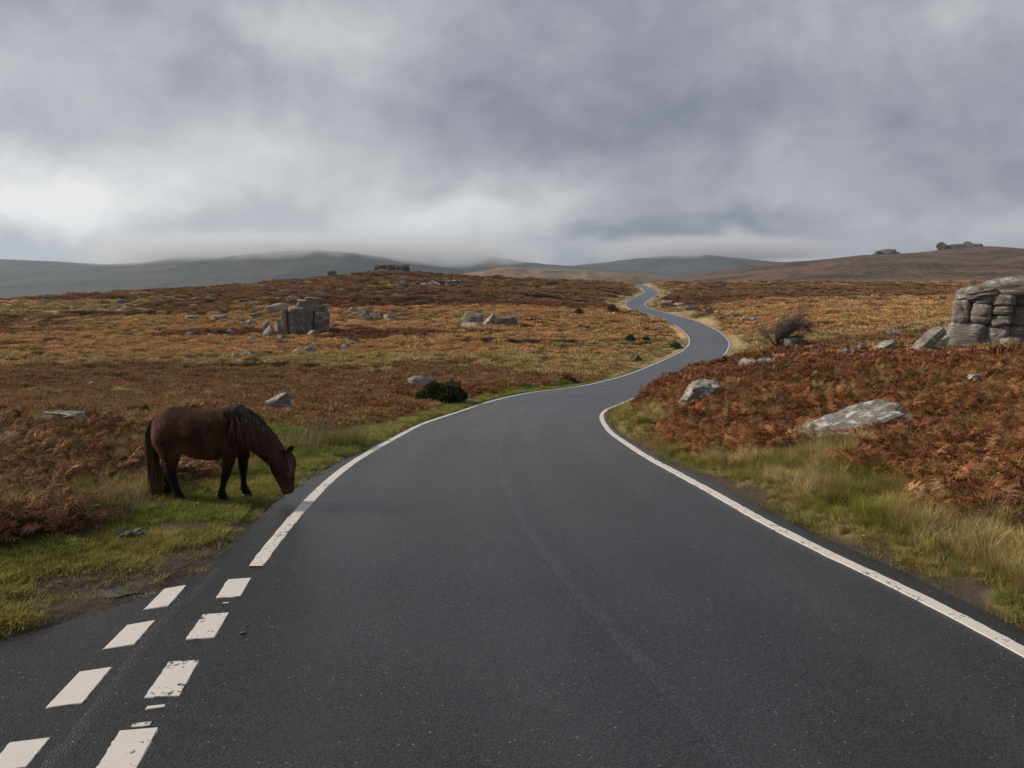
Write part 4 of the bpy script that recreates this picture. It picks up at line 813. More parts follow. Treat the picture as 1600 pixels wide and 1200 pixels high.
for i in range(46):
    u = _r.uniform(606, 722); c = 444 + 5 * math.sin((u - 606) / 30) * (1 if u < 660 else .5) ; v = _r.gauss(c if u > 640 else 447, 3.2); w = _r.uniform(5, 13) * (1.2 if u < 640 else 1)
    rock(u - w / 2, u + w / 2, v - w * .5, v, 'grey stone in the clitter spread below the summit tor', None, M_FAR if _r.random() < .5 else M_ROCK, _r.choice(['boulder', 'slab']), .8, seed=900 + i, group='clitter below the summit tor', hole=False, sink=.2, name='boulder')
# tors on the right hill crest
def hill_tor(lab, specs, Z, seed):
    uc = sum((a + b) / 2 for a, b, *_ in specs) / len(specs); x0 = (uc - 800) / F * Z; t = empty('hilltop_tor', (x0, Z, float(crest5(x0)) - 3)); tag(t, lab, 'rock outcrop')
    for i, (u0, u1, v0, v1) in enumerate(specs):
        z1 = CAM_H + (HZ - v0 + 2.2) / F * Z; zb = CAM_H + (HZ - v1) / F * Z - 4
        o = bpy.data.objects.new('block', rock_mesh('block', ((u1 - u0) / F * Z * 1.3, 16, z1 - zb), seed + i, 'boulder', 3, M_FAR, .2)); COL.objects.link(o); o.parent = t; o.location = (((u0 + u1) / 2 - 800) / F * Z - x0, -2, zb - t.location.z)
hill_tor('jagged dark tor with two humps on the right hill summit', [(1456, 1474, 381.5, 393), (1470, 1486, 385, 392), (1482, 1500, 384.5, 391), (1494, 1512, 380.5, 391), (1508, 1524, 384, 393), (1520, 1540, 389, 396)], 1296, 700)
hill_tor('small dark tor on the shoulder of the right hill', [(1356, 1370, 395, 402), (1366, 1388, 392.5, 400), (1384, 1400, 394.5, 400)], 1296, 720)
t = empty('pale_tor', (0, 1590, CAM_H + 18)); tag(t, 'small pale tor on the sunlit ridge beyond the moor', 'rock outcrop')
for i, (u0, u1, v0, v1) in enumerate([(776, 792, 418, 424), (788, 806, 416, 423), (802, 816, 418, 424), (814, 828, 420, 425)]):
    o = bpy.data.objects.new('block', rock_mesh('block', ((u1 - u0) / F * 1590, 18, (v1 - v0 + 4) / F * 1590), 740 + i, 'boulder', 3, M_ROCK, .2)); COL.objects.link(o); o.parent = t
    o.location = (((u0 + u1) / 2 - 800) / F * 1590, -4, (HZ - v1 - 4) / F * 1590 - 18)
# ------------------------------------------------------------------ the pony
def loft(bm, rings):
    n = len(rings[0]); vs = [[bm.verts.new(p) for p in r] for r in rings]
    for a, b in zip(vs[:-1], vs[1:]):
        for i in range(n): bm.faces.new((a[i], a[(i + 1) % n], b[(i + 1) % n], b[i]))
    bm.faces.new(vs[0][::-1]); bm.faces.new(vs[-1])
PK = 0.001615
def PX(x): return (x - 640) * PK
def PZ(y): return (848 - y) * PK
def tube_strand(V, Fc, pts, r0, r1, nseg=3):
    o = len(V); n = len(pts)
    for k, p in enumerate(pts):
        t = k / (n - 1); r = (r0 + (r1 - r0) * t) * (1.0 if k else .8)
        d = (Vector(pts[min(k + 1, n - 1)]) - Vector(pts[max(k - 1, 0)])).normalized(); a = d.orthogonal().normalized(); b = d.cross(a)
        for j in range(nseg):
            an = 2 * math.pi * j / nseg; V.append(tuple(Vector(p) + (a * math.cos(an) + b * math.sin(an)) * r))
    for k in range(n - 1):
        for j in range(nseg): Fc.append((o + k * nseg + j, o + k * nseg + (j + 1) % nseg, o + (k + 1) * nseg + (j + 1) % nseg, o + (k + 1) * nseg + j))
def fur_material():
    m, t, out = material('pony_coat'); p = t.node('ShaderNodeTexCoord').outputs['Object']
    pt = t.node('ShaderNodeAttribute', attribute_name='points').outputs['Fac']; mz = t.node('ShaderNodeAttribute', attribute_name='mealy_lit').outputs['Fac']  # second mask: mealy muzzle plus painted coat highlights
    mp = t.node('ShaderNodeMapping', {'Vector': p, 'Scale': (9, 9, 26), 'Rotation': (0, .5, 0)}).outputs[0]
    n = t.noise(p, 3.2, 5, .6); n2 = t.noise(mp, 6, 5, .7)
    c = t.mix(t.maprange(n, .40, .62), (.019, .0095, .0065), (.070, .030, .017)); c = t.mix(mz, c, (.19, .085, .046)); c = t.mix(pt, c, (.010, .0075, .007))
    k = t.math('MULTIPLY_ADD', t.math('SUBTRACT', n2, .5), .9, 1.0)
    c = t.node('ShaderNodeVectorMath', {0: c, 'Scale': k}, operation='SCALE').outputs[0]
    b = principled(t, out, c, .8, n2, .6, .015, .12); b.inputs['Sheen Weight'].default_value = .06; b.inputs['Sheen Roughness'].default_value = .5; b.inputs['Sheen Tint'].default_value = (.5, .35, .25, 1); return m
def hair_material(name, root, tip):
    m, t, out = material(name); h = t.node('ShaderNodeAttribute', attribute_name='h').outputs['Fac']; l = t.node('ShaderNodeAttribute', attribute_name='leaf').outputs['Fac']
    c = t.mix(h, root, tip); c = t.node('ShaderNodeVectorMath', {0: c, 'Scale': t.math('MULTIPLY_ADD', l, 1.3, .4)}, operation='SCALE').outputs[0]
    principled(t, out, c, .5, spec=.4); return m
M_COAT = fur_material(); M_MANE = hair_material('mane_hair', (.018, .009, .007), (.095, .046, .029)); M_TAIL = hair_material('tail_hair', (.014, .008, .007), (.17, .080, .040))
M_HOOF, _t, _o = material('hoof_horn'); principled(_t, _o, (.012, .010, .009), .55); M_EYE, _t, _o = material('eye'); principled(_t, _o, (.006, .004, .004), .12, spec=.6)
def pony():
    g = hit(312, 783); root = empty('pony', (g.x + .01, g.y + .10, g.z)); root.rotation_euler = (0, 0, .04); root.scale = (.965, .965, .965)
    tag(root, 'dark brown pony grazing with head down on the green roadside verge', 'pony')
    bm = bmesh.new(); N = 20
    def ring_x(x, top, bot, w, sharp=1.0):
        zc, hz = (PZ(top) + PZ(bot)) / 2, (PZ(top) - PZ(bot)) / 2; out = []
        for i in range(N):
            a = 2 * math.pi * i / N; c, s = math.cos(a), math.sin(a); ww = w * (1 - .16 * max(s, 0)) ; out.append((PX(x), ww * math.copysign(abs(c) ** .9, c), zc + hz * math.copysign(abs(s) ** .92, s)))
        return out
    loft(bm, [ring_x(*q) for q in [(297, 270, 400, .05), (308, 225, 440, .115), (335, 190, 490, .165), (380, 160, 505, .20), (440, 140, 500, .22), (520, 143, 495, .225), (600, 152, 528, .255), (690, 163, 545, .262), (770, 163, 542, .255), (830, 148, 516, .215), (880, 131, 505, .185), (935, 143, 495, .165), (985, 180, 480, .14), (1020, 240, 450, .10), (1034, 290, 400, .05)]])
    def ring_c(x, z, dxz, half, w, egg=0.0):          # ring across an axis with direction dxz in the x-z plane
        d = Vector((dxz[0], 0, -dxz[1])).normalized(); nrm = Vector((-d.z, 0, d.x)) ; out = []          # nrm: crest side
        if nrm.z < 0: nrm = -nrm
        for i in range(N):
            a = 2 * math.pi * i / N; c, s = math.cos(a), math.sin(a); p = Vector((PX(x), 0, PZ(z))) + nrm * (s * half * PK); out.append((p.x, c * w * (1 - egg * s), p.z))
        return out
    # neck, then head
    loft(bm, [ring_c(*q) for q in [(900, 300, (1, .35), 160, .15), (975, 318, (1, .4), 152, .135), (1040, 350, (1, .7), 126, .115, .1), (1095, 405, (1, 1.0), 106, .10, .1), (1150, 470, (1, 1.2), 92, .09, .08), (1195, 530, (1, 1.35), 84, .085, .05), (1222, 570, (.9, 1.35), 76, .08)]])
    def ring_h(xl, xr_, y, w, tilt=0.0):
        xc, hx = (xl + xr_) / 2, (xr_ - xl) / 2; return [(PX(xc + hx * math.cos(2 * math.pi * i / N)), w * math.sin(2 * math.pi * i / N) * (1 + .12 * math.cos(2 * math.pi * i / N)), PZ(y + tilt * math.cos(2 * math.pi * i / N))) for i in range(N)]
    loft(bm, [ring_h(*q) for q in [(1205, 1268, 498, .05, 10), (1175, 1300, 530, .085, 16), (1152, 1318, 575, .098, 14), (1148, 1326, 625, .10, 8), (1166, 1327, 670, .088, 2), (1192, 1326, 712, .070, -2), (1212, 1323, 750, .060, -3), (1222, 1322, 780, .058, -4), (1228, 1316, 803, .048, -6), (1245, 1300, 816, .028, -4)]])
    def ring_l(x, y, half, w, yc, back=0.0):
        return [(PX(x + half * math.cos(2 * math.pi * i / 14)), yc + w * math.sin(2 * math.pi * i / 14), PZ(y)) for i in range(14)]
    S = 0.135
    legs = {'nh': (-S, [(425, 300, 95, .07), (430, 400, 92, .085), (442, 470, 72, .078), (446, 530, 50, .06), (436, 590, 40, .046), (437, 635, 37, .042), (452, 680, 29, .034), (466, 725, 24, .029), (478, 765, 24, .029), (488, 795, 29, .035), (500, 820, 36, .042), (506, 834, 40, .045)]),
            'fh': (S, [(400, 300, 85, .07), (385, 420, 80, .08), (368, 500, 55, .062), (352, 570, 40, .046), (342, 620, 34, .042), (340, 680, 27, .034), (338, 730, 23, .029), (338, 770, 24, .029), (342, 800, 30, .036), (352, 822, 36, .042), (356, 836, 38, .044)]),
            'nf': (-S + .01, [(885, 330, 75, .06), (882, 430, 66, .068), (872, 510, 46, .056), (858, 570, 36, .044), (842, 630, 31, .040), (834, 660, 28, .038), (822, 700, 21, .028), (810, 745, 20, .027), (803, 775, 25, .032), (806, 800, 31, .038), (812, 822, 34, .042), (814, 836, 36, .043)]),
            'ff': (S - .01, [(930, 330, 70, .06), (932, 430, 60, .066), (928, 520, 42, .052), (924, 590, 33, .042), (922, 645, 29, .039), (920, 690, 21, .028), (919, 745, 20, .027), (922, 778, 25, .032), (932, 804, 31, .038), (940, 824, 35, .042), (942, 838, 37, .043)])}
    for yc, st in legs.values(): loft(bm, [ring_l(x, y, hf * 1.12, w * 1.15, yc) for x, y, hf, w in st])
    # thigh and shoulder bulges
    for x, y, rx, rz, yy, ry in [(395, 360, 85, 120, .10, .13), (900, 330, 85, 130, .075, .11)]:
        for sg in (-1, 1): bmesh.ops.create_uvsphere(bm, u_segments=16, v_segments=10, radius=1, matrix=Matrix.Translation((PX(x), sg * yy, PZ(y))) @ Matrix.Diagonal((rx * PK, ry, rz * PK, 1)))
    bmesh.ops.recalc_face_normals(bm, faces=bm.faces[:])
    me = bpy.data.meshes.new('body'); bm.to_mesh(me); bm.free(); body = bpy.data.objects.new('body', me); COL.objects.link(body)
    md = body.modifiers.new('r', 'REMESH'); md.mode = 'VOXEL'; md.voxel_size = .0125; ms = body.modifiers.new('s', 'SMOOTH'); ms.factor = .5; ms.iterations = 6
    dg = bpy.context.evaluated_depsgraph_get(); m2 = bpy.data.meshes.new_from_object(body.evaluated_get(dg)); body.modifiers.clear(); body.data = m2; m2.name = 'body'; bpy.data.meshes.remove(me)
    m2.materials.clear(); m2.materials.append(M_COAT); m2.polygons.foreach_set('use_smooth', [True] * len(m2.polygons)); body.parent = root
    co = np.zeros(len(m2.vertices) * 3, np.float32); m2.vertices.foreach_get('co', co); co = co.reshape(-1, 3); zx, zy = co[:, 0] / PK + 640, 848 - co[:, 2] / PK
    leg = smooth((zy - 530) / 110) * (zx < 1080); muz = smooth((zy - 740) / 50) * (zx > 1150); dorsal = smooth((175 - zy) / 40) * .5
    lit_spots = .75 * np.exp(-(((zx - 560) / 60) ** 2 + ((zy - 455) / 55) ** 2)) + .55 * np.exp(-(((zx - 330) / 45) ** 2 + ((zy - 330) / 90) ** 2)) + .35 * np.exp(-(((zx - 690) / 130) ** 2 + ((zy - 500) / 50) ** 2)) + .3 * np.exp(-(((zx - 560) / 60) ** 2 + ((zy - 300) / 60) ** 2))  # light falling on rump, flank and belly, painted as paler coat
    m2.attributes.new('points', 'FLOAT', 'POINT').data.foreach_set('value', np.clip(leg + dorsal, 0, 1)); m2.attributes.new('mealy_lit', 'FLOAT', 'POINT').data.foreach_set('value', np.clip(muz * .3 + lit_spots, 0, 1))
    for k, (x, y) in {'nh': (510, 850), 'fh': (360, 850), 'nf': (815, 850), 'ff': (944, 850)}.items():
        b2 = bmesh.new(); loft(b2, [ring_l(x - 4, y - 22, 36, .044, legs[k][0]), ring_l(x, y - 6, 41, .052, legs[k][0]), ring_l(x + 3, y + 6, 44, .055, legs[k][0])]); mh = bpy.data.meshes.new('hoof'); b2.to_mesh(mh); b2.free(); mh.materials.append(M_HOOF)
        mh.polygons.foreach_set('use_smooth', [True] * len(mh.polygons)); o = bpy.data.objects.new('hoof', mh); COL.objects.link(o); o.parent = root
    for sg in (-1, 1):
        b2 = bmesh.new(); bmesh.ops.create_uvsphere(b2, u_segments=12, v_segments=8, radius=.019); mh = bpy.data.meshes.new('eye'); b2.to_mesh(mh); b2.free(); mh.materials.append(M_EYE); mh.polygons.foreach_set('use_smooth', [True] * len(mh.polygons)); o = bpy.data.objects.new('eye', mh); COL.objects.link(o); o.parent = body; o.location = (PX(1272), sg * .082, PZ(640))
        # nostril
        b2 = bmesh.new(); bmesh.ops.create_uvsphere(b2, u_segments=10, v_segments=6, radius=.013); mh = bpy.data.meshes.new('nostril'); b2.to_mesh(mh); b2.free(); mh.materials.append(M_EYE); o = bpy.data.objects.new('nostril', mh); COL.objects.link(o); o.parent = body; o.location = (PX(1300), sg * .047, PZ(785)); o.scale = (.8, .6, 1.2)
        # ear: a curled leaf
        V = []; 
        for k in range(7):
            t = k / 6; wd = .034 * math.sin(math.pi * (.18 + .82 * (1 - t)) * .98) + .003
            for j in range(5):
                a = (j / 4 - .5) * 2.4; V.append((wd * math.sin(a), -wd * math.cos(a) * .9, t * .125))
        o = mesh_obj('ear', V, [(k * 5 + j, k * 5 + j + 1, (k + 1) * 5 + j + 1, (k + 1) * 5 + j) for k in range(6) for j in range(4)], M_COAT, body)
        sm = o.modifiers.new('thick', 'SOLIDIFY'); sm.thickness = .008; o.location = (PX(1248 if sg < 0 else 1262), sg * .055, PZ(520 if sg < 0 else 512)); o.rotation_euler = (sg * -.35, .75 if sg > 0 else .55, 0)
    # rough winter coat: short flat hairs all over the body, lying down and back
    nr = np.zeros(len(m2.vertices) * 3, np.float32); m2.vertices.foreach_get('normal', nr); nr = nr.reshape(-1, 3); rg = np.random.default_rng(4)
    ii = rg.integers(0, len(co), 26000); ii = ii[(zy[ii] < 800)]; n_ = len(ii); p0 = co[ii] + rg.normal(0, .004, (n_, 3)); hd = np.where(zx[ii] > 1120, .3, -.55)[:, None] * np.array([[1, 0, 0]]) + np.array([[0, 0, -.8]]) + rg.normal(0, .22, (n_, 3)); hd = hd - nr[ii] * (hd * nr[ii]).sum(1, keepdims=True); hd = hd / (np.linalg.norm(hd, axis=1, keepdims=True) + 1e-6) + nr[ii] * .34
    ln_ = rg.uniform(.022, .048, (n_, 1)) * np.where(zy[ii] > 560, .7, 1)[:, None]; sdv = np.cross(hd, nr[ii]); sdv = sdv / (np.linalg.norm(sdv, axis=1, keepdims=True) + 1e-6) * .0028
    Vh = np.stack([p0 - sdv, p0 + sdv, p0 + hd * ln_], 1).reshape(-1, 3); Fh = np.arange(n_ * 3).reshape(-1, 3); at = lambda nm: np.array([d_.value for d_ in m2.attributes[nm].data])[ii].repeat(3)
    mesh_obj('coat', Vh, Fh, M_COAT, root, attrs={'points': at('points'), 'mealy_lit': np.clip(at('mealy_lit') + rg.normal(.06, .28, n_).repeat(3), 0, 1)})
    # hair
    r = random.Random(3)
    crest = [(872, 138), (900, 134), (940, 140), (990, 168), (1040, 205), (1085, 250), (1130, 305), (1170, 360), (1208, 418), (1245, 478), (1262, 500)]
    cs = np.array(crest, float); sl = np.concatenate([[0], np.cumsum(np.linalg.norm(np.diff(cs, axis=0), axis=1))]); fx, fy = pchip(sl, cs[:, 0]), pchip(sl, cs[:, 1])
    V, Fc, Hh, Lf = [], [], [], []
    def strand(pts, r0, r1):
        o = len(V); tube_strand(V, Fc, pts, r0, r1); n = len(pts); lf = r.random(); Hh.extend([k / (n - 1) for k in range(n) for _ in range(3)]); Lf.extend([lf] * (n * 3))
    for i in range(620):
        s = sl[-1] * r.random() ** .95; x, y = float(fx(s)), float(fy(s)); near = r.random() < .80; sg = -1 if near else 1; t = s / sl[-1]
        ln = r.uniform(150, 270) * (.42 if t < .10 else 1) * (1 - .15 * t); dxs = r.gauss(28, 22) + 25 * t - (50 * (1 - t) ** 6); wv = .155 * (1 - t) ** 1.6 + .088; pts = []
        for k in range(8):
            q = k / 7; out = wv * min(1, (q * 2.6) ** .7) * (1.03 + .06 * r.random()); pts.append((PX(x + dxs * q + 8 * math.sin(q * 5 + i)), sg * out + .012 * r.gauss(0, 1) * (k == 0), PZ(y - 7 + ln * q ** 1.15)))
        strand(pts, .0058, .0014)
    mo = mesh_obj('mane', V, Fc, M_MANE, root, attrs={'h': Hh, 'leaf': Lf})
    V, Fc, Hh, Lf = [], [], [], []
    for i in range(150):
        x, y = r.uniform(1240, 1285), r.uniform(478, 510); yy = r.gauss(0, .03); ln = r.uniform(110, 175); pts = []
        for k in range(7):
            q = k / 6; pts.append((PX(x + (1338 - x) * min(1, q * 1.5) ** .8 - 20 * q * q + r.gauss(0, 2)), yy * (1 + 1.4 * q) - .04 * q * (yy < .01), PZ(y + ln * q ** 1.1)))
        strand(pts, .004, .001)
    mesh_obj('forelock', V, Fc, M_TAIL, root, attrs={'h': Hh, 'leaf': Lf})
    V, Fc, Hh, Lf = [], [], [], []
    for i in range(620):
        a = r.random(); lat = r.gauss(0, .5); x0 = 312 + r.gauss(0, 5); y0 = 208 + r.random() * 34; xm = 268 + (a - .5) * 62; xe = 292 + (a - .5) * (96 if a < .5 else 80); ye = r.uniform(650, 862) if r.random() < .35 else r.uniform(800, 862); pts = []
        ks = [(x0, y0), (x0 - 34 + (a - .5) * 24, y0 + 42), (xm, 330), (xm + 2, 450), ((xm + xe) / 2, 600), (xe, 740), (xe + 4, ye)]
        for k, (x, y) in enumerate(ks):
            if y > ye: y = ye
            pts.append((PX(x + r.gauss(0, 2)), lat * (.02 + .05 * min(1, k / 3)), PZ(y)))
        strand(pts, .0048, .0014)
    mesh_obj('tail', V, Fc, M_TAIL, root, attrs={'h': [h ** 1.6 for h in Hh], 'leaf': Lf})
    for x, yy in ((510, -.135), (360, .135), (815, -.12), (944, .12)): HOLES.append((root.location.x + PX(x), root.location.y + yy, .13))
    HOLES.append((root.location.x + PX(640), root.location.y, .45)); HOLES.append((root.location.x + PX(1270), root.location.y, .2)); HOLES.append((root.location.x + PX(900), root.location.y - .1, .35)); HOLES.append((root.location.x + PX(420), root.location.y - .1, .35))
    for k in (-.55, -.3, 0, .25, .5, .8, 1.0): HOLES.append((root.location.x + k, root.location.y - .55, .42))
pony()

# ------------------------------------------------------------------ shrubs
M_GORSE = leaf_material('gorse_spines', (.034, .050, .023), (.088, .115, .046), .15, False, .5); M_BARK, _t, _o = material('shrub_bark'); principled(_t, _o, _t.mix(_t.noise(_t.node('ShaderNodeTexCoord').outputs['Object'], 9, 5, .6), (.045, .036, .030), (.11, .09, .075)), .9)
M_BROWNB = leaf_material('heather_spines', (.050, .028, .018), (.105, .055, .032), .15, False, .5)
def branch_mesh(V, Fc, p, d, ln, r0, depth, rr, wind, mins=.0025):
    pts = [tuple(p)]; dd = d.copy(); n = 5; q = p.copy()
    for k in range(n):
        dd = (dd + Vector((rr.gauss(0, .13), rr.gauss(0, .13), rr.gauss(.03, .1))) + wind).normalized(); q = q + dd * (ln / n); pts.append(tuple(q))
    r1 = max(mins, r0 * .62); tube_strand(V, Fc, pts, r0, r1, 5 if r0 > .012 else 3)
    if depth <= 0: return
    kids = 4 if depth > 2 else 5
    for i in range(kids):
        t = rr.uniform(.3, 1.0); a = Vector(pts[min(n, int(t * n) + (1 if i == 0 else 0))]); ax = dd.orthogonal(); ax.rotate(Matrix.Rotation(rr.uniform(0, 6.28), 3, dd)); nd = (dd * .75 + ax * rr.uniform(.4, .85)).normalized()
        branch_mesh(V, Fc, a, nd, ln * rr.uniform(.5, .78), r1 * (.85 if i == 0 else .6), depth - 1, rr, wind, mins)
def bush(u0, u1, v0, v1, label, Z=None, mat=None, name='gorse_bush', n=2600, seed=1, group=None, spine=.10):
    uc = (u0 + u1) / 2; g = hit(uc, v1) if Z is None else at_depth(uc, Z); D = g.y; w = (u1 - u0) / F * D; q = ray(uc, v0); h = max(CAM_H + q[2] / q[1] * D - g.z, (v1 - v0) / F * D * .8); root = empty(name, g); tag(root, label, 'bush', group); rr = random.Random(seed)
    V, Fc = [], []
    for i in range(9): branch_mesh(V, Fc, Vector((rr.gauss(0, w * .08), rr.gauss(0, w * .06), -.05)), Vector((rr.gauss(0, .6), rr.gauss(0, .5), 1)).normalized(), h * .55, .022 * max(.5, h), 1, rr, Vector((0, 0, 0)), .004)
    mesh_obj('stem', V, Fc, M_BARK, root)
    lobes = []
    for i in range(30):
        a = rr.uniform(0, 6.28); t = rr.random() ** .6; rad = rr.uniform(.15, .36); lobes.append((Vector((math.cos(a) * t * w * .5 * (1 - rad), math.sin(a) * t * w * .38 * (1 - rad), h * (.10 + .66 * (1 - t ** 1.6) * rr.uniform(.35, 1.1)))), rad * w * .55, rad * h * 1.05))
    pb = PB()
    for i in range(n):
        c, rw, rh = rr.choice(lobes); nrm = Vector((rr.gauss(0, 1), rr.gauss(0, 1), rr.gauss(.25, 1))).normalized(); k = rr.random() ** .35; p = c + Vector((nrm.x * rw, nrm.y * rw * .9, nrm.z * rh)) * k
        if p.z < -.02: p.z = rr.uniform(0, .1)
        dv = (nrm + Vector((rr.gauss(0, .4), rr.gauss(0, .4), .5 + rr.gauss(0, .3)))).normalized(); l = spine * h * rr.uniform(.5, 1.2); s = dv.orthogonal().normalized(); s.rotate(Matrix.Rotation(rr.uniform(0, 6.28), 3, dv)); s = s * l * .22
        pb.add([p - s, p + s, p + dv * l * .6 + s * .8, p + dv * l, p + dv * l * .6 - s * .8], [(0, 1, 2, 4), (4, 2, 3)], [.1, .1, .6, 1, .6], rr.random())
    me = pb.mesh('foliage', mat or M_GORSE); o = bpy.data.objects.new('foliage', me); COL.objects.link(o); o.parent = root; HOLES.append((g.x, g.y, w * .42)); return root
bush(650, 736, 592, 630, 'large dark green gorse bush beside the left edge of the road', None, n=12000, seed=4, spine=.17)
bush(205, 230, 652, 682, 'small dark gorse bush in bracken behind the tail of the pony', 16.5, n=1600, seed=5, spine=.16)
bush(976, 994, 519, 534, 'small upright gorse bush on pale grass inside the bend', None, n=900, seed=6, spine=.16)
bush(1000, 1018, 523, 536, 'rounded gorse bush right of the small upright one inside the bend', None, n=900, seed=7, spine=.16)
bush(1042, 1068, 533, 546, 'low dark gorse bush at the very inside of the bend', None, n=1000, seed=8, spine=.16)
bush(990, 1004, 556, 567, 'dark little bush on the verge where the road starts its bend', None, n=700, seed=9, spine=.18)
bush(868, 905, 588, 606, 'dark red brown heather bush at the left road edge', 46, M_BROWNB, 'heather_bush', 2200, 10, spine=.12)
bush(946, 968, 474, 488, 'brown heather bush on the far left road bank', None, M_BROWNB, 'heather_bush', 900, 11, spine=.15)
bush(895, 915, 480, 493, 'brown heather mound on the slope left of the far road', None, M_BROWNB, 'heather_bush', 900, 12, spine=.15)
bush(1160, 1216, 574, 592, 'long dark heather bush in front of the row of white stones', 27, M_BROWNB, 'heather_bush', 2200, 13, spine=.12)
bush(1112, 1150, 556, 568, 'low dark bush on the bank crest hiding the road', 34, M_BROWNB, 'heather_bush', 1600, 14, spine=.13)
def hawthorn():
    g = hit(1211, 550); root = empty('windswept_shrub', g); tag(root, 'bare windswept thorn shrub leaning right beside the dark flat topped rock', 'shrub'); rr = random.Random(12)
    V, Fc = [], []; tr = [(0, 0, -.1), (.02, 0, .15), (.06, .01, .34), (.12, .02, .55)]; tube_strand(V, Fc, tr, .075, .05, 7); mesh_obj('trunk', V, Fc, M_BARK, root)
    V, Fc = [], []
    for i in range(9):
        d = Vector((rr.uniform(-.9, 1.0), rr.gauss(0, .5), rr.uniform(.55, 1.0))).normalized(); branch_mesh(V, Fc, Vector((.03 + .08 * rr.random(), 0, .12 + .4 * rr.random())), d, rr.uniform(.55, .8), .034, 4, rr, Vector((.11, 0, .0)), .0042)
    mesh_obj('crown', V, Fc, M_BARK, root); root.scale = [88 / F * g.y / max(v[2] for v in V)] * 3; HOLES.append((g.x, g.y, .5))
hawthorn()
# ------------------------------------------------------------------ rushes beside the verge
M_RUSH = leaf_material('rush_stems', (.095, .098, .038), (.26, .225, .125), .25, False, .35)
def rushes(u, v, n, rad, l0, l1, label, seed):
    g = hit(u, v); rr = random.Random(seed); pb = PB()
    for i in range(n):
        a = rr.uniform(0, 6.283); q = rad * math.sqrt(rr.random()); blade(pb, (q * math.cos(a) * 1.4, q * math.sin(a), -.03), a + rr.gauss(0, .8), rr.uniform(l0, l1), abs(rr.gauss(0, .26)), rr.uniform(.05, .8), rr.uniform(.005, .009), 4, rr.random(), rr.uniform(-1, 1))
    o = bpy.data.objects.new('rush_clump', pb.mesh('rush_clump', M_RUSH)); COL.objects.link(o); o.location = g; tag(o, label, 'rushes')
rushes(523, 694, 620, .44, .22, .72, 'tall dense clump of green rushes at the end of the rushy strip', 1); rushes(490, 697, 340, .42, .18, .55, 'middle clump of green rushes in the strip ahead of the pony', 2); rushes(456, 702, 380, .50, .18, .58, 'straw tinged rush clump close to the neck of the pony', 3)
rushes(142, 806, 300, .36, .15, .32, 'bleached green tussock at the verge edge behind the pony', 4); rushes(170, 790, 240, .30, .15, .30, 'leafy tussock between bracken and the hind legs of the pony', 5)
# ------------------------------------------------------------------ small things on verge and road
M_CLOD, _t, _o = material('dry_clod'); principled(_t, _o, _t.mix(_t.noise(_t.node('ShaderNodeTexCoord').outputs['Object'], 30, 5, .6), (.05, .042, .034), (.17, .15, .125)), .95)
g = hit(201, 838); t = empty('dung_heap', g); tag(t, 'small heap of dry dung clods on the green verge', 'dung'); rr = random.Random(2)
for i in range(16):
    w = rr.uniform(.035, .07); o = bpy.data.objects.new('clod', rock_mesh('clod', (w * 1.2, w, w * .8), 800 + i, 'boulder', 2, M_CLOD)); COL.objects.link(o); o.parent = t; o.location = (rr.gauss(0, .075), rr.gauss(0, .04), -.005 + .03 * rr.random())
HOLES.append((g.x, g.y, .16))
M_WATER, _t, _o = material('puddle_water'); _b = principled(_t, _o, (.035, .030, .025), .04, _t.noise(_t.node('ShaderNodeTexCoord').outputs['Object'], 12, 3, .5), .04, .01, .5)
V = [(0, 0, 0)] + [(.20 * math.cos(a) * (1 + .25 * math.sin(3 * a + 1) + .12 * math.sin(7 * a)), .12 * math.sin(a) * (1 + .2 * math.cos(2 * a)), 0) for a in [6.283 * k / 40 for k in range(40)]]
o = mesh_obj('puddle', V, [(0, 1 + k, 1 + (k + 1) % 40) for k in range(40)], M_WATER); o.location = (PUD[0], PUD[1], float(zt(PUD[:1], PUD[1:])[0]) + .010); tag(o, kind='structure')
for i, (u, v) in enumerate([(386, 978), (382, 988), (379, 990)]):
    w = on_road([u], [v])[0]; o = bpy.data.objects.new('dirt_crumb', rock_mesh('dirt_crumb', (.03, .022, .012), 850 + i, 'boulder', 2, M_CLOD)); COL.objects.link(o); o.location = (w[0], w[1], float(zroad(w[1])) + .0); tag(o, 'crumb of brown dirt lying on the tarmac near the dashes', 'dirt', 'dirt crumbs on the tarmac')
M_PETAL, _t, _o = material('yellow_petals'); principled(_t, _o, (.80, .55, .03), .6); M_STEM, _t, _o = material('flower_stem'); principled(_t, _o, (.08, .12, .03), .7)
g = hit(1347, 862); t = empty('yellow_flower', g); tag(t, 'single small yellow flower in the right verge grass', 'flower'); V, Fc = [], []; tube_strand(V, Fc, [(0, 0, -.02), (.005, 0, .08), (.0, -.01, .155)], .003, .002, 5); mesh_obj('stem', V, Fc, M_STEM, t)
V, Fc = [(0, -.012, .157)], []
for k in range(14):
    a = 6.283 * k / 14; o_ = len(V); V += [(.006 * math.cos(a - .25), -.012 + .006 * math.sin(a - .25), .157), (.019 * math.cos(a), -.014 + .019 * math.sin(a), .162), (.006 * math.cos(a + .25), -.012 + .006 * math.sin(a + .25), .157)]; Fc += [(o_, o_ + 1, o_ + 2), (0, o_, o_ + 2)]
mesh_obj('bloom', V, Fc, M_PETAL, t)
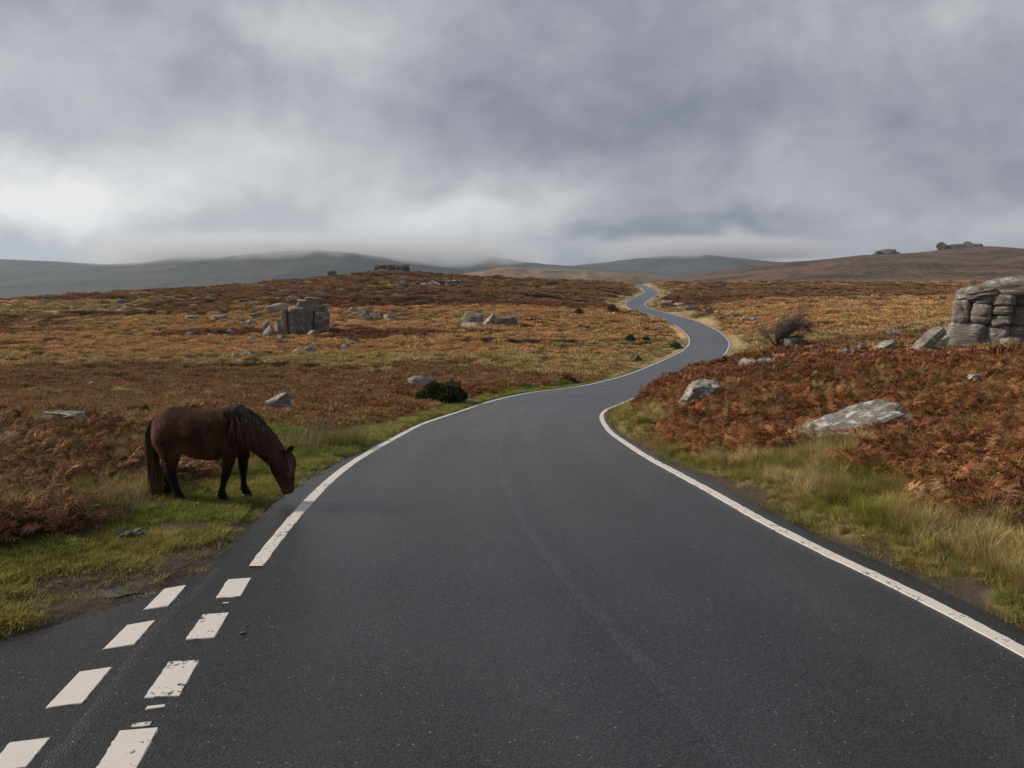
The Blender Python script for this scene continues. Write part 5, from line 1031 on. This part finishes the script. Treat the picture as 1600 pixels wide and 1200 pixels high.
# ------------------------------------------------------------------ haze and low cloud
def volume_box(name, lo, hi, density, color, aniso=.35):
    m, t, out = material(name); v = t.node('ShaderNodeVolumePrincipled', {'Color': (*color, 1), 'Density': density, 'Anisotropy': aniso}); t.l.new(v.outputs[0], out.inputs['Volume'])
    x0, y0, z0 = lo; x1, y1, z1 = hi
    V = [(x0, y0, z0), (x1, y0, z0), (x1, y1, z0), (x0, y1, z0), (x0, y0, z1), (x1, y0, z1), (x1, y1, z1), (x0, y1, z1)]
    o = mesh_obj(name, V, [(0, 3, 2, 1), (4, 5, 6, 7), (0, 1, 5, 4), (1, 2, 6, 5), (2, 3, 7, 6), (3, 0, 4, 7)], m, smooth_=False); tag(o, kind='stuff'); return o
volume_box('haze', (-7100, -3100, -83), (7100, 7600, 300), 8.5e-5, (.64, .79, 1.0))
def low_cloud(name, label, c, size, dens, seed):
    """ragged cloud sitting on a hill top: a closed lumpy hull filled with uneven mist"""
    bm = bmesh.new(); bmesh.ops.create_icosphere(bm, subdivisions=4, radius=1); P = np.array([v.co for v in bm.verts])
    for v, p in zip(bm.verts, P): v.co = (p[0] * size[0], p[1] * size[1], p[2] * size[2])
    m, t, out = material(name); oc = t.node('ShaderNodeTexCoord').outputs['Object']
    q = t.node('ShaderNodeMapping', {'Vector': oc, 'Scale': (1 / size[0], 1 / size[1], 1 / size[2])}).outputs[0]
    sx_ = t.node('ShaderNodeSeparateXYZ', {0: q}); r = t.math('SQRT', t.math('ADD', t.math('MULTIPLY', sx_.outputs[0], sx_.outputs[0]), t.math('MULTIPLY', sx_.outputs[1], sx_.outputs[1]))); z = sx_.outputs[2]
    n = t.noise(t.node('ShaderNodeMapping', {'Vector': oc, 'Scale': (1, 1, 1.6)}).outputs[0], .0042, 7, .65, .9, (seed * 77.0, 0, 0))
    z = t.math('MULTIPLY_ADD', t.math('SUBTRACT', n, .5), 1.0, z)
    k = t.math('MULTIPLY', t.maprange(z, -.78, -.36), t.maprange(z, -.2, .6, 1.0, 0.0)); k = t.math('MULTIPLY', k, t.maprange(t.math('MULTIPLY_ADD', t.math('SUBTRACT', n, .5), -.9, r), .35, .92, 1.0, 0.0)); k = t.math('MULTIPLY', k, dens)
    v = t.node('ShaderNodeVolumePrincipled', {'Color': (.82, .84, .88, 1), 'Density': k, 'Anisotropy': .2}); t.l.new(v.outputs[0], out.inputs['Volume'])
    me = bpy.data.meshes.new(name); bm.to_mesh(me); bm.free(); me.materials.append(m); o = bpy.data.objects.new(name, me); COL.objects.link(o); o.location = c; tag(o, label, 'cloud', kind='stuff')
low_cloud('low_cloud', 'grey mist hanging over the far left hill top', (-780, 3000, 128), (1000, 620, 105), .012, 5)
low_cloud('low_cloud', 'grey mist hanging over the far hills beyond the road', (1080, 4450, 195), (800, 560, 110), .010, 2)
grow_cover()
